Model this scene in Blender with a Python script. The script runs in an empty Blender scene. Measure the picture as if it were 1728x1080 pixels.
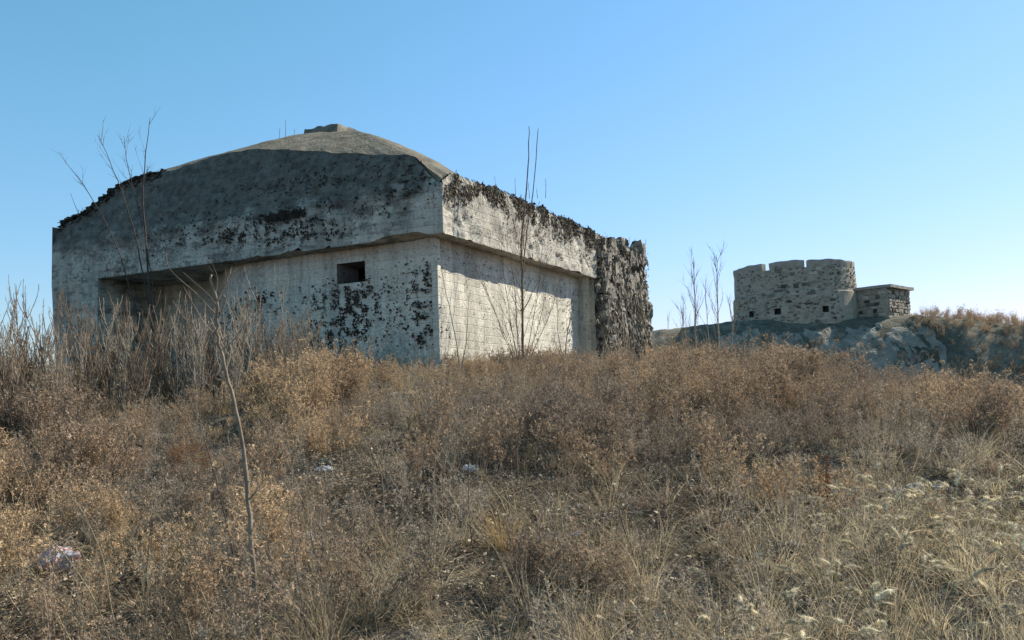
import bpy, bmesh, math, random
import numpy as np
from mathutils import Vector, Matrix, Euler, noise as mnoise

sc = bpy.context.scene
C = sc.collection
R = math.radians
rng = np.random.default_rng(11)
random.seed(11)

# ------------------------------------------------------------------ camera, sky, sun, exposure
cam_d = bpy.data.cameras.new('camera')
cam = bpy.data.objects.new('camera', cam_d)
C.objects.link(cam)
cam_d.sensor_width = 36.0
cam_d.lens = 36.0 * 1496.0 / 1728.0
cam_d.clip_start = 0.05
cam_d.clip_end = 6000
EYE = Vector((0, 0, 1.6))
p_, r_ = R(5.1), R(2.0)
fw = Vector((0, math.cos(p_), math.sin(p_)))
u0 = Vector((0, -math.sin(p_), math.cos(p_)))
x0 = Vector((1, 0, 0))
xr = math.cos(r_) * x0 - math.sin(r_) * u0
ur = math.sin(r_) * x0 + math.cos(r_) * u0
cam.matrix_world = Matrix(((xr.x, ur.x, -fw.x, EYE.x), (xr.y, ur.y, -fw.y, EYE.y), (xr.z, ur.z, -fw.z, EYE.z), (0, 0, 0, 1)))
sc.camera = cam

SUN_AZ, SUN_EL = R(58), R(38)          # azimuth clockwise from +Y
w = bpy.data.worlds.new('World')
sc.world = w
w.use_nodes = True
nt = w.node_tree
nt.nodes.clear()
sky = nt.nodes.new('ShaderNodeTexSky')
sky.sky_type = 'NISHITA'
sky.sun_disc = False
sky.sun_elevation = SUN_EL
sky.sun_rotation = SUN_AZ
sky.altitude = 100
sky.air_density = 1.3
sky.dust_density = 0.25
sky.ozone_density = 2.5
bg = nt.nodes.new('ShaderNodeBackground')
bg.inputs['Strength'].default_value = 0.08
out = nt.nodes.new('ShaderNodeOutputWorld')
tnt = nt.nodes.new('ShaderNodeMix'); tnt.data_type = 'RGBA'; tnt.blend_type = 'MULTIPLY'
tnt.inputs[0].default_value = 1.0; tnt.inputs[7].default_value = (.745, 1.60, 1.21, 1)   # the clear, very blue winter sky of the photograph
sep = nt.nodes.new('ShaderNodeSeparateColor'); cmbc = nt.nodes.new('ShaderNodeCombineColor')
pw = nt.nodes.new('ShaderNodeMath'); pw.operation = 'POWER'; pw.inputs[1].default_value = .70
pr_ = nt.nodes.new('ShaderNodeMath'); pr_.operation = 'POWER'; pr_.inputs[1].default_value = 1.05
nt.links.new(sky.outputs[0], sep.inputs[0]); nt.links.new(sep.outputs[1], pw.inputs[0]); nt.links.new(pw.outputs[0], cmbc.inputs[1])
nt.links.new(sep.outputs[0], pr_.inputs[0]); nt.links.new(pr_.outputs[0], cmbc.inputs[0]); nt.links.new(sep.outputs[2], cmbc.inputs[2])
nt.links.new(cmbc.outputs[0], tnt.inputs[6])
nt.links.new(tnt.outputs[2], bg.inputs[0])
nt.links.new(bg.outputs[0], out.inputs[0])

sun_d = bpy.data.lights.new('sun', 'SUN')
sun_d.energy = 5.0
sun_d.angle = R(0.5)
sun_d.color = (1.0, 0.91, 0.76)
sun = bpy.data.objects.new('sun', sun_d)
C.objects.link(sun)
sv = Vector((math.cos(SUN_EL) * math.sin(SUN_AZ), math.cos(SUN_EL) * math.cos(SUN_AZ), math.sin(SUN_EL)))
sun.rotation_euler = sv.to_track_quat('Z', 'Y').to_euler()
sun.location = (30, 20, 40)

vs = sc.view_settings
vs.view_transform = 'Standard'
vs.look = 'None'
vs.exposure = 0.8
vs.gamma = 1.0
vs.use_curve_mapping = False
try:
    sc.cycles.max_bounces = 6
    sc.cycles.transparent_max_bounces = 8
except Exception:
    pass

# ------------------------------------------------------------------ helpers
#TERRAIN-BEGIN
def _hash(i, j, s):
    n = (i * 374761393 + j * 668265263 + s * 974634777) & 0x7fffffff
    n = ((n ^ (n >> 13)) * 1274126177) & 0x7fffffff
    n = (n ^ (n >> 16)) & 0xffff
    return n / 65535.0

def vnoise(x, y, s=0):
    x = np.asarray(x, float); y = np.asarray(y, float)
    i = np.floor(x).astype(np.int64); j = np.floor(y).astype(np.int64)
    fx = x - i; fy = y - j
    fx = fx * fx * (3 - 2 * fx); fy = fy * fy * (3 - 2 * fy)
    a = _hash(i, j, s); b = _hash(i + 1, j, s); c = _hash(i, j + 1, s); d = _hash(i + 1, j + 1, s)
    return (a * (1 - fx) + b * fx) * (1 - fy) + (c * (1 - fx) + d * fx) * fy

def fbm(x, y, s=0, o=4):
    t = 0; a = 0.5; f = 1.0; n = 0
    for k in range(o):
        ca, sa = math.cos(.6 + k * 1.1), math.sin(.6 + k * 1.1)      # each octave turned so that the lattice never lines up
        t = t + a * vnoise((np.asarray(x) * ca - np.asarray(y) * sa) * f, (np.asarray(x) * sa + np.asarray(y) * ca) * f, s + k * 17); n += a
        a *= 0.5; f *= 2.03
    return t / n

def smooth(a, b, t):
    t = np.clip((np.asarray(t, float) - a) / (b - a), 0, 1)
    return t * t * (3 - 2 * t)

def gz(x, y):
    x = np.asarray(x, float); y = np.asarray(y, float)
    z = np.interp(y, [-60, -10, 0, 5, 8, 10, 13, 16, 18, 20, 24], [-1.5, -.5, 0, .25, .42, .75, 1.3, 1.8, 2.05, 2.15, 2.15])
    k = np.interp(x, [1.5, 6, 9.5, 14, 25], [0, .45, 1.15, 2.1, 3.0])
    z = z - k * smooth(7, 18, y)
    kl = np.interp(-x, [11, 16, 30], [0, .4, 1.6])
    z = z - kl * smooth(6, 20, y)
    d = np.maximum(smooth(20, 33, y) * smooth(4.5, 9, x), smooth(36, 50, y))
    d = np.maximum(d, smooth(22, 34, y) * smooth(13, 17, -x))
    z = z * (1 - d) - 0.6 * d
    near = smooth(60, 30, np.hypot(x, y))
    z = z + near * ((fbm(x * .45, y * .45, 5, 3) - .5) * .38 + (fbm(x * 1.7, y * 1.7, 9, 3) - .5) * .16)
    far = smooth(120, 900, np.hypot(x, y))
    z = z - far * 3
    return z
#TERRAIN-END

def gz1(x, y):
    return float(gz(np.array([x]), np.array([y]))[0])

class MB:
    """collects vertices and faces of one mesh"""
    def __init__(s):
        s.v = []; s.f = []; s.mi = []
    def tube(s, pts, rad, n=4, cap=True, m=0):
        pts = [Vector(p) for p in pts]
        b0 = len(s.v); k = len(pts)
        t0 = (pts[1] - pts[0]).normalized()
        a = t0.orthogonal().normalized()
        for i, p in enumerate(pts):
            t = (pts[min(i + 1, k - 1)] - pts[max(i - 1, 0)])
            if t.length < 1e-9: t = t0
            t.normalize()
            a = (a - t * a.dot(t))
            if a.length < 1e-6: a = t.orthogonal()
            a.normalize()
            b = t.cross(a)
            r = rad[i] if hasattr(rad, '__len__') else rad
            for q in range(n):
                w_ = 2 * math.pi * q / n
                s.v.append(tuple(p + (a * math.cos(w_) + b * math.sin(w_)) * r))
        for i in range(k - 1):
            for q in range(n):
                A = b0 + i * n + q; B = b0 + i * n + (q + 1) % n
                s.f.append((A, B, B + n, A + n)); s.mi.append(m)
        if cap:
            s.f.append(tuple(b0 + (k - 1) * n + q for q in range(n))); s.mi.append(m)
            s.f.append(tuple(b0 + q for q in reversed(range(n)))); s.mi.append(m)
    def quad(s, a, b, c, d, m=0):
        i = len(s.v); s.v += [tuple(a), tuple(b), tuple(c), tuple(d)]
        s.f.append((i, i + 1, i + 2, i + 3)); s.mi.append(m)
    def tri(s, a, b, c, m=0):
        i = len(s.v); s.v += [tuple(a), tuple(b), tuple(c)]
        s.f.append((i, i + 1, i + 2)); s.mi.append(m)
    def fan(s, pts, m=0):
        i = len(s.v); s.v += [tuple(p) for p in pts]
        s.f.append(tuple(range(i, i + len(pts)))); s.mi.append(m)
    def grid(s, P, m=0, flip=False, skip=None):
        """P: array (a,b,3)"""
        a, b = P.shape[:2]; i0 = len(s.v)
        s.v += [tuple(q) for q in P.reshape(-1, 3).tolist()]
        for i in range(a - 1):
            for j in range(b - 1):
                if skip is not None and skip(i, j): continue
                q = (i0 + i * b + j, i0 + (i + 1) * b + j, i0 + (i + 1) * b + j + 1, i0 + i * b + j + 1)
                s.f.append(q[::-1] if flip else q); s.mi.append(m)
    def box(s, lo, hi, m=0):
        x0, y0, z0 = lo; x1, y1, z1 = hi
        i = len(s.v)
        s.v += [(x0, y0, z0), (x1, y0, z0), (x1, y1, z0), (x0, y1, z0), (x0, y0, z1), (x1, y0, z1), (x1, y1, z1), (x0, y1, z1)]
        for q in ((0, 3, 2, 1), (4, 5, 6, 7), (0, 1, 5, 4), (1, 2, 6, 5), (2, 3, 7, 6), (3, 0, 4, 7)):
            s.f.append(tuple(i + k for k in q)); s.mi.append(m)
    def mesh(s, name, mats, smooth_=False):
        me = bpy.data.meshes.new(name)
        me.from_pydata(s.v, [], s.f)
        for q in (mats if isinstance(mats, (list, tuple)) else [mats]): me.materials.append(q)
        if len(me.materials) > 1: me.polygons.foreach_set('material_index', s.mi)
        if smooth_: me.polygons.foreach_set('use_smooth', [True] * len(me.polygons))
        me.update()
        return me
    def build(s, name, mats, parent=None, smooth_=False, col=None):
        o = bpy.data.objects.new(name, s.mesh(name, mats, smooth_))
        (col or C).objects.link(o)
        if parent is not None: o.parent = parent
        return o

def tag(o, label=None, cat=None, group=None, kind=None):
    if label: o['label'] = label
    if cat: o['category'] = cat
    if group: o['group'] = group
    if kind: o['kind'] = kind
    return o

def empty(name, loc, rz=0.0):
    o = bpy.data.objects.new(name, None)
    o.empty_display_size = 0.2
    C.objects.link(o); o.location = loc; o.rotation_euler = (0, 0, rz)
    return o

# ------------------------------------------------------------------ materials
class NT:
    def __init__(s, name):
        s.m = bpy.data.materials.new(name); s.m.use_nodes = True
        s.t = s.m.node_tree; s.t.nodes.clear()
        s.out = s.t.nodes.new('ShaderNodeOutputMaterial')
    def n(s, typ, **kw):
        nd = s.t.nodes.new(typ)
        for k, v in kw.items():
            if k.startswith('i_'):
                nd.inputs[k[2:].replace('_', ' ')].default_value = v
            else: setattr(nd, k, v)
        return nd
    def l(s, a, b): s.t.links.new(a, b)
    def coord(s, scale=(1, 1, 1)):
        tc = s.n('ShaderNodeTexCoord'); mp = s.n('ShaderNodeMapping'); mp.inputs['Scale'].default_value = scale
        s.l(tc.outputs['Object'], mp.inputs[0]); return mp.outputs[0]
    def noise(s, vec, scale, detail=4, rough=.55):
        nd = s.n('ShaderNodeTexNoise'); nd.inputs['Scale'].default_value = scale
        nd.inputs['Detail'].default_value = detail; nd.inputs['Roughness'].default_value = rough
        if vec is not None: s.l(vec, nd.inputs['Vector'])
        return nd.outputs['Fac']
    def ramp(s, fac, stops):
        nd = s.n('ShaderNodeValToRGB'); e = nd.color_ramp.elements
        while len(e) < len(stops): e.new(0.5)
        for q, (p, c) in zip(e, stops):
            q.position = p; q.color = (c, c, c, 1) if not hasattr(c, '__len__') else (*c, 1)
        s.l(fac, nd.inputs[0]); return nd.outputs[0]
    def mix(s, fac, a, b, mode='MIX'):
        nd = s.n('ShaderNodeMix', data_type='RGBA', blend_type=mode)
        for sock, v in ((nd.inputs[0], fac), (nd.inputs[6], a), (nd.inputs[7], b)):
            if hasattr(v, 'links') or hasattr(v, 'is_linked'): s.l(v, sock)
            elif hasattr(v, '__len__'): sock.default_value = (*v, 1)
            else: sock.default_value = v
        return nd.outputs[2]
    def math(s, op, a, b=0.0):
        nd = s.n('ShaderNodeMath', operation=op)
        for sock, v in ((nd.inputs[0], a), (nd.inputs[1], b)):
            if hasattr(v, 'is_linked'): s.l(v, sock)
            else: sock.default_value = v
        return nd.outputs[0]
    def finish(s, col, rough=.95, bump=None, bs=.3, bd=.02, trans=0.0):
        if trans > 0:
            d = s.n('ShaderNodeBsdfDiffuse'); t = s.n('ShaderNodeBsdfTranslucent'); mx = s.n('ShaderNodeMixShader')
            mx.inputs[0].default_value = trans
            for q in (d, t):
                if hasattr(col, 'is_linked'): s.l(col, q.inputs['Color'])
                else: q.inputs['Color'].default_value = (*col, 1)
            s.l(d.outputs[0], mx.inputs[1]); s.l(t.outputs[0], mx.inputs[2]); s.l(mx.outputs[0], s.out.inputs[0])
            return s.m
        b = s.n('ShaderNodeBsdfPrincipled')
        if hasattr(col, 'is_linked'): s.l(col, b.inputs['Base Color'])
        else: b.inputs['Base Color'].default_value = (*col, 1)
        b.inputs['Roughness'].default_value = rough
        b.inputs['Specular IOR Level'].default_value = .2
        if bump is not None:
            bp = s.n('ShaderNodeBump'); bp.inputs['Strength'].default_value = bs; bp.inputs['Distance'].default_value = bd
            s.l(bump, bp.inputs['Height']); s.l(bp.outputs[0], b.inputs['Normal'])
        s.l(b.outputs[0], s.out.inputs[0])
        return s.m

def weed_mat(name, ca, cb, cc, trans=.25):
    t = NT(name)
    at = t.n('ShaderNodeAttribute', attribute_type='INSTANCER', attribute_name='tint')
    geo = t.n('ShaderNodeTexCoord')
    f = t.noise(geo.outputs['Object'], 30, 2)
    c1 = t.ramp(at.outputs['Fac'], [(0.0, ca), (.5, cb), (1.0, cc)])
    v = t.ramp(f, [(.34, .50), (.5, .95), (.66, 1.45)])
    return t.finish(t.mix(1.0, c1, v, 'MULTIPLY'), trans=trans)

def plain_mat(name, a, b, scale=8, trans=0.0, bumpd=.005, rough=.95):
    t = NT(name); v = t.coord()
    f = t.noise(v, scale, 4)
    return t.finish(t.ramp(f, [(.3, a), (.7, b)]), rough=rough, bump=None if trans else t.noise(v, scale * 6, 3), bs=.4, bd=bumpd, trans=trans)

def concrete_mat(name, stain=True, lines=.5, mott=.0, light=(.60, .565, .48), dark=(.45, .42, .36)):
    t = NT(name); v = t.coord()
    tc = t.n('ShaderNodeTexCoord'); sp = t.n('ShaderNodeSeparateXYZ'); t.l(tc.outputs['Object'], sp.inputs[0])
    z = sp.outputs['Z']
    big = t.noise(v, .9, 6, .6)
    col = t.ramp(big, [(.32, dark), (.66, light)])
    # board marks: thin dark joints every ~17 cm, slightly wandering
    zz = t.math('ADD', z, t.math('MULTIPLY', t.noise(v, .7, 2), .05))
    fr = t.math('FRACT', t.math('MULTIPLY', zz, 5.6))
    joint = t.ramp(fr, [(0.0, 0.0), (.06, 1.0), (.94, 1.0), (1.0, 0.0)])
    # per-board tone
    fl = t.math('FLOOR', t.math('MULTIPLY', zz, 5.6))
    cmb = t.n('ShaderNodeCombineXYZ'); t.l(fl, cmb.inputs[2])
    jx = t.math('MULTIPLY', sp.outputs['X'], .35); jy = t.math('MULTIPLY', sp.outputs['Y'], .35)
    t.l(jx, cmb.inputs[0]); t.l(jy, cmb.inputs[1])
    tone = t.noise(cmb.outputs[0], 1.0, 0)
    col = t.mix(1.0, col, t.ramp(tone, [(.3, .88), (.7, 1.07)]), 'MULTIPLY')
    col = t.mix(lines, col, t.mix(1.0, col, t.ramp(joint, [(0, .62), (1, 1.0)]), 'MULTIPLY'))
    # vertical run streaks
    st = t.noise(t.coord((2.3, 2.9, .22)), 1.0, 7, .78)
    col = t.mix(1.0, col, t.ramp(st, [(.38, .66), (.56, 1.0)]), 'MULTIPLY')
    # fine speckle / aggregate
    sp2 = t.noise(v, 34, 3, .7)
    col = t.mix(1.0, col, t.ramp(sp2, [(.34, .70), (.52, 1.0), (.70, 1.14)]), 'MULTIPLY')
    pit = t.noise(v, 7.0, 6, .72)
    col = t.mix(t.ramp(pit, [(.34, .75), (.41, 0.0)]), col, (.075, .07, .062))
    if mott > 0:
        # fine dark mottling, gathered in drifts
        ma = t.noise(v, 11, 9, .78); mb_ = t.noise(v, .8, 4, .6)
        mk = t.math('ADD', ma, t.math('MULTIPLY', t.math('SUBTRACT', mb_, .5), .55))
        col = t.mix(t.ramp(mk, [(.54, 0.0), (.61, mott)]), col, (.055, .052, .047))
    if stain:
        # black weathering growth over the upper half of the roof edge, breaking up lower down
        up = t.n('ShaderNodeMapRange'); up.inputs[1].default_value = 3.5; up.inputs[2].default_value = 4.7
        t.l(z, up.inputs[0])
        n1 = t.noise(v, 1.4, 8, .68)
        a = t.math('ADD', t.math('MULTIPLY', up.outputs[0], .46), t.math('SUBTRACT', n1, .5))
        sd = t.n('ShaderNodeMapRange'); sd.inputs[1].default_value = .25; sd.inputs[2].default_value = .6; sd.inputs[3].default_value = .3; t.l(sp.outputs['Y'], sd.inputs[0])
        hs = t.noise(t.coord((1.5, 1.5, 4.2)), 1.25, 7, .66)
        col = t.mix(t.math('MULTIPLY', t.ramp(t.math('ADD', hs, t.math('MULTIPLY', up.outputs[0], .07)), [(.52, 0.0), (.60, .62)]), sd.outputs[0]), col, (.085, .08, .07))
        msk = t.ramp(a, [(.02, 0.0), (.26, .86)])
        n2 = t.noise(v, 5, 5, .65)
        blk = t.ramp(n2, [(.35, (.045, .043, .038)), (.65, (.135, .128, .112))])
        col = t.mix(t.math('MULTIPLY', msk, sd.outputs[0]), col, blk)
    h = t.math('ADD', t.math('MULTIPLY', joint, .35), t.math('ADD', t.math('MULTIPLY', sp2, .5), t.math('MULTIPLY', t.noise(v, 9, 5, .65), .9)))
    return t.finish(col, rough=.97, bump=h, bs=.7, bd=.03)

M = {}
M['concrete'] = concrete_mat('weathered_concrete', mott=.6)
M['wall'] = concrete_mat('wall_concrete', stain=False, lines=.16, mott=.28, light=(.74, .695, .58), dark=(.60, .565, .475))
M['dome'] = plain_mat('roof_render', (.085, .076, .058), (.20, .178, .135), 2.6, bumpd=.09)
M['cap'] = plain_mat('cap_concrete', (.12, .115, .095), (.27, .245, .20), 4, bumpd=.03)
M['rubble'] = plain_mat('broken_concrete', (.045, .04, .035), (.38, .34, .28), 4.6, bumpd=.10)
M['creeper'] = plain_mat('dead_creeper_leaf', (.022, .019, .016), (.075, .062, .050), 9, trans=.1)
M['creeper_pale'] = plain_mat('dry_creeper_stem', (.16, .135, .105), (.38, .335, .27), 7, trans=.05)
M['hole'] = plain_mat('loophole_concrete', (.09, .085, .08), (.16, .15, .14), 5)  # shade inside openings and pits is put into this dark colour
M['bark_pale'] = plain_mat('pale_bark', (.17, .135, .10), (.32, .26, .195), 14)
M['bark_brown'] = plain_mat('brown_bark', (.10, .070, .048), (.21, .155, .11), 14)
M['bark_dark'] = plain_mat('dark_bark', (.045, .036, .030), (.10, .080, .066), 14)
M['bark_white'] = plain_mat('whitish_bark', (.25, .21, .16), (.42, .36, .285), 14)
M['bark_mid'] = plain_mat('knotty_brown_bark', (.15, .11, .08), (.31, .245, .18), 16)
M['straw'] = plain_mat('pale_straw', (.33, .255, .15), (.52, .43, .28), 10, trans=.2)
M['rust'] = plain_mat('rust_seedhead', (.16, .065, .03), (.28, .13, .06), 12, trans=.2)

def ground_material():
    t = NT('dry_soil'); v = t.coord()
    a = t.noise(v, .6, 6, .6); b = t.noise(v, 7, 6, .7); c = t.noise(v, 45, 4, .7)
    col = t.ramp(a, [(.3, (.055, .047, .040)), (.5, (.10, .086, .070)), (.72, (.17, .15, .125))])
    col = t.mix(1.0, col, t.ramp(b, [(.3, .6), (.7, 1.35)]), 'MULTIPLY')
    col = t.mix(1.0, col, t.ramp(c, [(.3, .6), (.7, 1.4)]), 'MULTIPLY')
    return t.finish(col, bump=t.math('ADD', b, t.math('MULTIPLY', c, .4)), bs=.9, bd=.06)
M['soil'] = ground_material()

def hill_material():
    t = NT('scrubby_hillside'); v = t.coord()
    a = t.noise(v, .22, 6, .62); b = t.noise(v, 1.6, 6, .7)
    col = t.ramp(a, [(.36, (.085, .082, .062)), (.55, (.15, .14, .108)), (.7, (.23, .215, .17))])
    col = t.mix(1.0, col, t.ramp(b, [(.34, .6), (.66, 1.45)]), 'MULTIPLY')
    return t.finish(col, bump=b, bs=1.0, bd=.4)
M['hill'] = hill_material()
M['rock'] = plain_mat('pale_rock_face', (.16, .148, .122), (.30, .278, .235), 1.4, bumpd=.2)

# ------------------------------------------------------------------ ground sheet and far hill
def axis(segs):
    o = []
    for a, b, st in segs: o += list(np.arange(a, b, st))
    return np.array(o + [segs[-1][1]])
xs = axis([(-4000, -400, 600), (-400, -60, 40), (-60, -16, 2), (-16, 16, .22), (16, 60, 1.2), (60, 400, 40), (400, 4000, 600)])
ys = axis([(-4000, -400, 600), (-400, -30, 40), (-30, 2, 1.5), (2, 24, .2), (24, 60, 1), (60, 400, 40), (400, 4000, 600)])
X, Y = np.meshgrid(xs, ys, indexing='ij')
g = MB(); g.grid(np.dstack([X, Y, gz(X, Y)]))
ground = g.build('ground', M['soil'], smooth_=True); tag(ground, kind='structure')

def hz(x, y):
    """far hill: a steep cut face towards the viewer and a nearly flat top"""
    x = np.asarray(x, float); y = np.asarray(y, float)
    top = np.interp(x, [-10, 4, 9.5, 14.6, 20, 26, 30, 34, 44, 70], [3.4, 5.0, 5.75, 6.2, 6.2, 6.05, 5.5, 4.95, 3.6, -1])
    foot = np.interp(x, [0, 14, 26, 40], [52.5, 52.0, 51.5, 50.5]) + (fbm(x * .25, x * 0 + 3, 31, 3) - .5) * .9
    run = np.interp(x, [0, 12, 24, 28, 40], [8.0, 6.4, 6.0, 5.2, 5.0])
    t = np.clip((y - foot) / run, 0, 1)
    prof = 1 - (1 - t) ** 1.9
    back = smooth(95, 68, y)
    z = -1.2 + (top + 1.2) * prof * back
    rough = smooth(0, .12, t)
    return z + rough * ((fbm(x * .5, y * .5, 41, 4) - .5) * .38 * (1 - .6 * smooth(.9, 1, t)) + (fbm(x * 1.9, y * 1.9, 43, 3) - .5) * .22)
hx = axis([(-12, 6, .8), (6, 38, .22), (38, 72, .8)]); hy = axis([(46, 62, .22), (62, 97, 1.2)])
X, Y = np.meshgrid(hx, hy, indexing='ij')
h = MB(); h.grid(np.dstack([X, Y, hz(X, Y)]))
hill = h.build('hill', M['hill'], smooth_=True); tag(hill, kind='structure')
def hz1(x, y): return float(hz(np.array([x]), np.array([y]))[0])

# ------------------------------------------------------------------ concrete bunker (local x: depth away along the side face, local y: along the front to the left, z up)
TH = R(26.2)
ROT = R(90 - 26.2)
AX, AY, ZB = -1.3506, 18.0, 2.0539
bunker = empty('bunker', (AX, AY, ZB), ROT)
tag(bunker, 'large weathered concrete bunker with overhanging domed roof on the weedy knoll', 'bunker')
dRv = np.array([math.sin(TH), math.cos(TH)]); dLv = np.array([-dRv[1], dRv[0]])
def b2w(v, u, z=0.0):
    return (AX + v * dRv[0] + u * dLv[0], AY + v * dRv[1] + u * dLv[1], ZB + z)

UF = [-.1, .12, .46, .82, .98, 1.46, 2.63, 3.87, 4.82, 5.59, 6.36, 7.14, 8.1, 8.96, 9.59, 10.38, 11.07, 11.79, 12.2]
ZF = [4.05, 4.08, 4.47, 4.80, 4.88, 4.95, 5.19, 5.47, 5.66, 5.80, 5.83, 5.82, 5.66, 5.68, 5.62, 5.38, 4.93, 4.74, 4.58]
def zfront(u): return np.interp(u, UF, ZF) + (fbm(np.asarray(u) * 3.0, np.asarray(u) * 0 + 1, 71, 3) - .5) * .09
def zside(v): return np.interp(v, [0, .37, 1.41, 3.5, 8.85], [4.1, 4.34, 4.40, 4.45, 4.44]) + (fbm(np.asarray(v) * 3.2, np.asarray(v) * 0 + 5, 73, 3) - .5) * .12
def tiltv(z): return .35 * np.maximum(0, z - 4.0)
def tiltu(z): return .22 * np.maximum(0, z - 4.05)
def rough(a, b, amp, s): return (fbm(a * 1.3, b * 1.3, s, 3) - .5) * amp + (fbm(a * 3.6, b * 3.6, s + 3, 1) - .5) * amp * .4 - np.clip(fbm(a * 3.1, b * 4.3, s + 9, 3) - .62, 0, 1) * amp * 2.2

NU, NZ = 200, 36
def zlow_front(u):
    chip = np.clip(fbm(u * 2.2, u * 0, 91, 3) - .55, 0, 1) * .55 * smooth(.35, .8, u) * smooth(6.5, 4.5, u)
    return 3.0 + chip + .10 * smooth(1.9, 1.2, u) * smooth(.25, .7, u)
us = np.linspace(0, 12.08, NU); ts = np.linspace(0, 1, NZ)
roof = MB()
Uf, Tf = np.meshgrid(us, ts, indexing='ij')
zl = zlow_front(Uf)
Zf = zl + (zfront(Uf) - zl) * Tf
edge = smooth(0, .25, Uf) * smooth(12.08, 11.9, Uf)
Vf = tiltv(Zf) - rough(Uf, Zf, .07, 101) * edge
roof.grid(np.dstack([Vf, Uf + tiltu(Zf) * smooth(1.2, 0, Uf), Zf]), flip=False)
NV = 150
vs_ = np.linspace(0, 8.85, NV)
Vs, Ts = np.meshgrid(vs_, ts, indexing='ij')
zls = 3.0 + np.clip(fbm(Vs * 2.2, Vs * 0 + 2, 93, 3) - .6, 0, 1) * .3
Zs = zls + (zside(Vs) - zls) * Ts
edge = smooth(0, .25, Vs)
Us = tiltu(Zs) - rough(Vs, Zs, .11, 111) * edge
roof.grid(np.dstack([Vs + tiltv(Zs) * smooth(1.0, 0, Vs), Us, Zs]), flip=True)
# hidden back and far sides, underside
roof.quad((8.85, 0, 3), (8.85, 12.08, 3), (8.85, 12.08, 4.45), (8.85, 0, 4.45))
roof.quad((0, 12.08, 3), (0, 12.08, 4.55), (8.85, 12.08, 4.55), (8.85, 12.08, 3))
un = np.linspace(0, 12.06, 60)
NB = 8
Un, Bn = np.meshgrid(un, np.linspace(0, 1, NB), indexing='ij')
VV = .01 + Bn * .6
roof.grid(np.dstack([VV, Un, 3.0 + (zlow_front(Un) - 3.0) * (1 - Bn) + (fbm(Un * 2, VV * 4, 121, 3) - .5) * .05]), flip=True)
roof.quad((.61, .01, 3.0), (8.84, .01, 3.0), (8.84, .75, 3.02), (.61, .75, 3.02))
roof.quad((.61, .75, 3.02), (8.84, .75, 3.02), (8.84, 12.06, 3.02), (.61, 12.06, 3.02))
roof.build('roof_slab', M['concrete'], bunker, True)

# low cone over the slab: ruled surface from the rim up to the apex
VC, UC, ZA = 4.3, 6.2, 7.12
ring = []
for k in range(NU): ring.append((tiltv(zfront(us[k])) , us[k] + (tiltu(4.6) if us[k] < .2 else 0), float(zfront(us[k])) - .012))
for k in range(1, 90):
    v = k / 90 * 8.85; ring.append((v, 12.06, 4.56))
for k in range(0, 120):
    u = 12.06 * (1 - k / 120); ring.append((8.83, u, 4.5))
for k in range(NV - 1, 0, -1): ring.append((vs_[k], float(tiltu(zside(vs_[k]))), float(zside(vs_[k])) - .012))
ring = np.array([[float(a), float(b), float(c)] for a, b, c in ring])
n = len(ring); ss = np.linspace(0, 1, 34)
D = np.zeros((n + 1, 34, 3))
rr = np.vstack([ring, ring[:1]])
zs_ = rr[:, 2].copy()
for _ in range(30): zs_ = (np.roll(zs_, 1) + zs_ * 2 + np.roll(zs_, -1)) / 4
EX = 1.5 - .95 * smooth(1.0, 2.6, rr[:, 0]) * smooth(1.5, .5, rr[:, 1])
for j, s_ in enumerate(ss):
    D[:, j, 0] = rr[:, 0] * (1 - s_) + VC * s_
    D[:, j, 1] = rr[:, 1] * (1 - s_) + UC * s_
    rz_ = rr[:, 2] + (zs_ - rr[:, 2]) * min(1, s_ * 6)
    D[:, j, 2] = rz_ + (ZA - rz_) * (1 - (1 - s_) ** EX)
    if 0 < j: D[:, j, 2] += ((fbm(D[:, j, 0] * 1.6, D[:, j, 1] * 1.6, 131, 4) - .5) * .10) * min(1, j / 4)
D[:, -1, 2] = ZA - .06
dm = MB(); dm.grid(D, flip=True)
dome = dm.build('dome_roof', M['dome'], bunker)
cp = MB()
ca, cb_ = np.linspace(0, 1, 14), np.linspace(0, 1, 14)
def rough_box(mb, lo, hi, nx, ny, nz, amp, seed, fr=3.0):
    """closed box whose skin is pushed about by noise"""
    lo = np.array(lo, float); hi = np.array(hi, float)
    def disp(P):
        Q = P.copy(); sh = P.shape[:2]
        for k in range(sh[0]):
            for l in range(sh[1]):
                q = Vector(P[k, l]) * fr + Vector((seed, seed * 1.7, -seed))
                nv = mnoise.noise_vector(q) * amp + mnoise.noise_vector(q * 3.1) * amp * .45
                Q[k, l] = P[k, l] + np.array(nv)
        return Q
    def face(fix, val, a, b, na, nb, flip):
        A, B = np.meshgrid(np.linspace(lo[a], hi[a], na), np.linspace(lo[b], hi[b], nb), indexing='ij')
        P = np.zeros((na, nb, 3)); P[..., a] = A; P[..., b] = B; P[..., fix] = val
        mb.grid(disp(P), flip=flip)
    face(0, lo[0], 1, 2, ny, nz, True); face(0, hi[0], 1, 2, ny, nz, False)
    face(1, lo[1], 0, 2, nx, nz, False); face(1, hi[1], 0, 2, nx, nz, True)
    face(2, lo[2], 0, 1, nx, ny, True); face(2, hi[2], 0, 1, nx, ny, False)
rough_box(cp, (3.9, 5.6, 6.9), (5.1, 6.75, 7.36), 10, 12, 6, .07, 3.3)
cap = cp.build('roof_cap', M['cap'], bunker)

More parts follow.
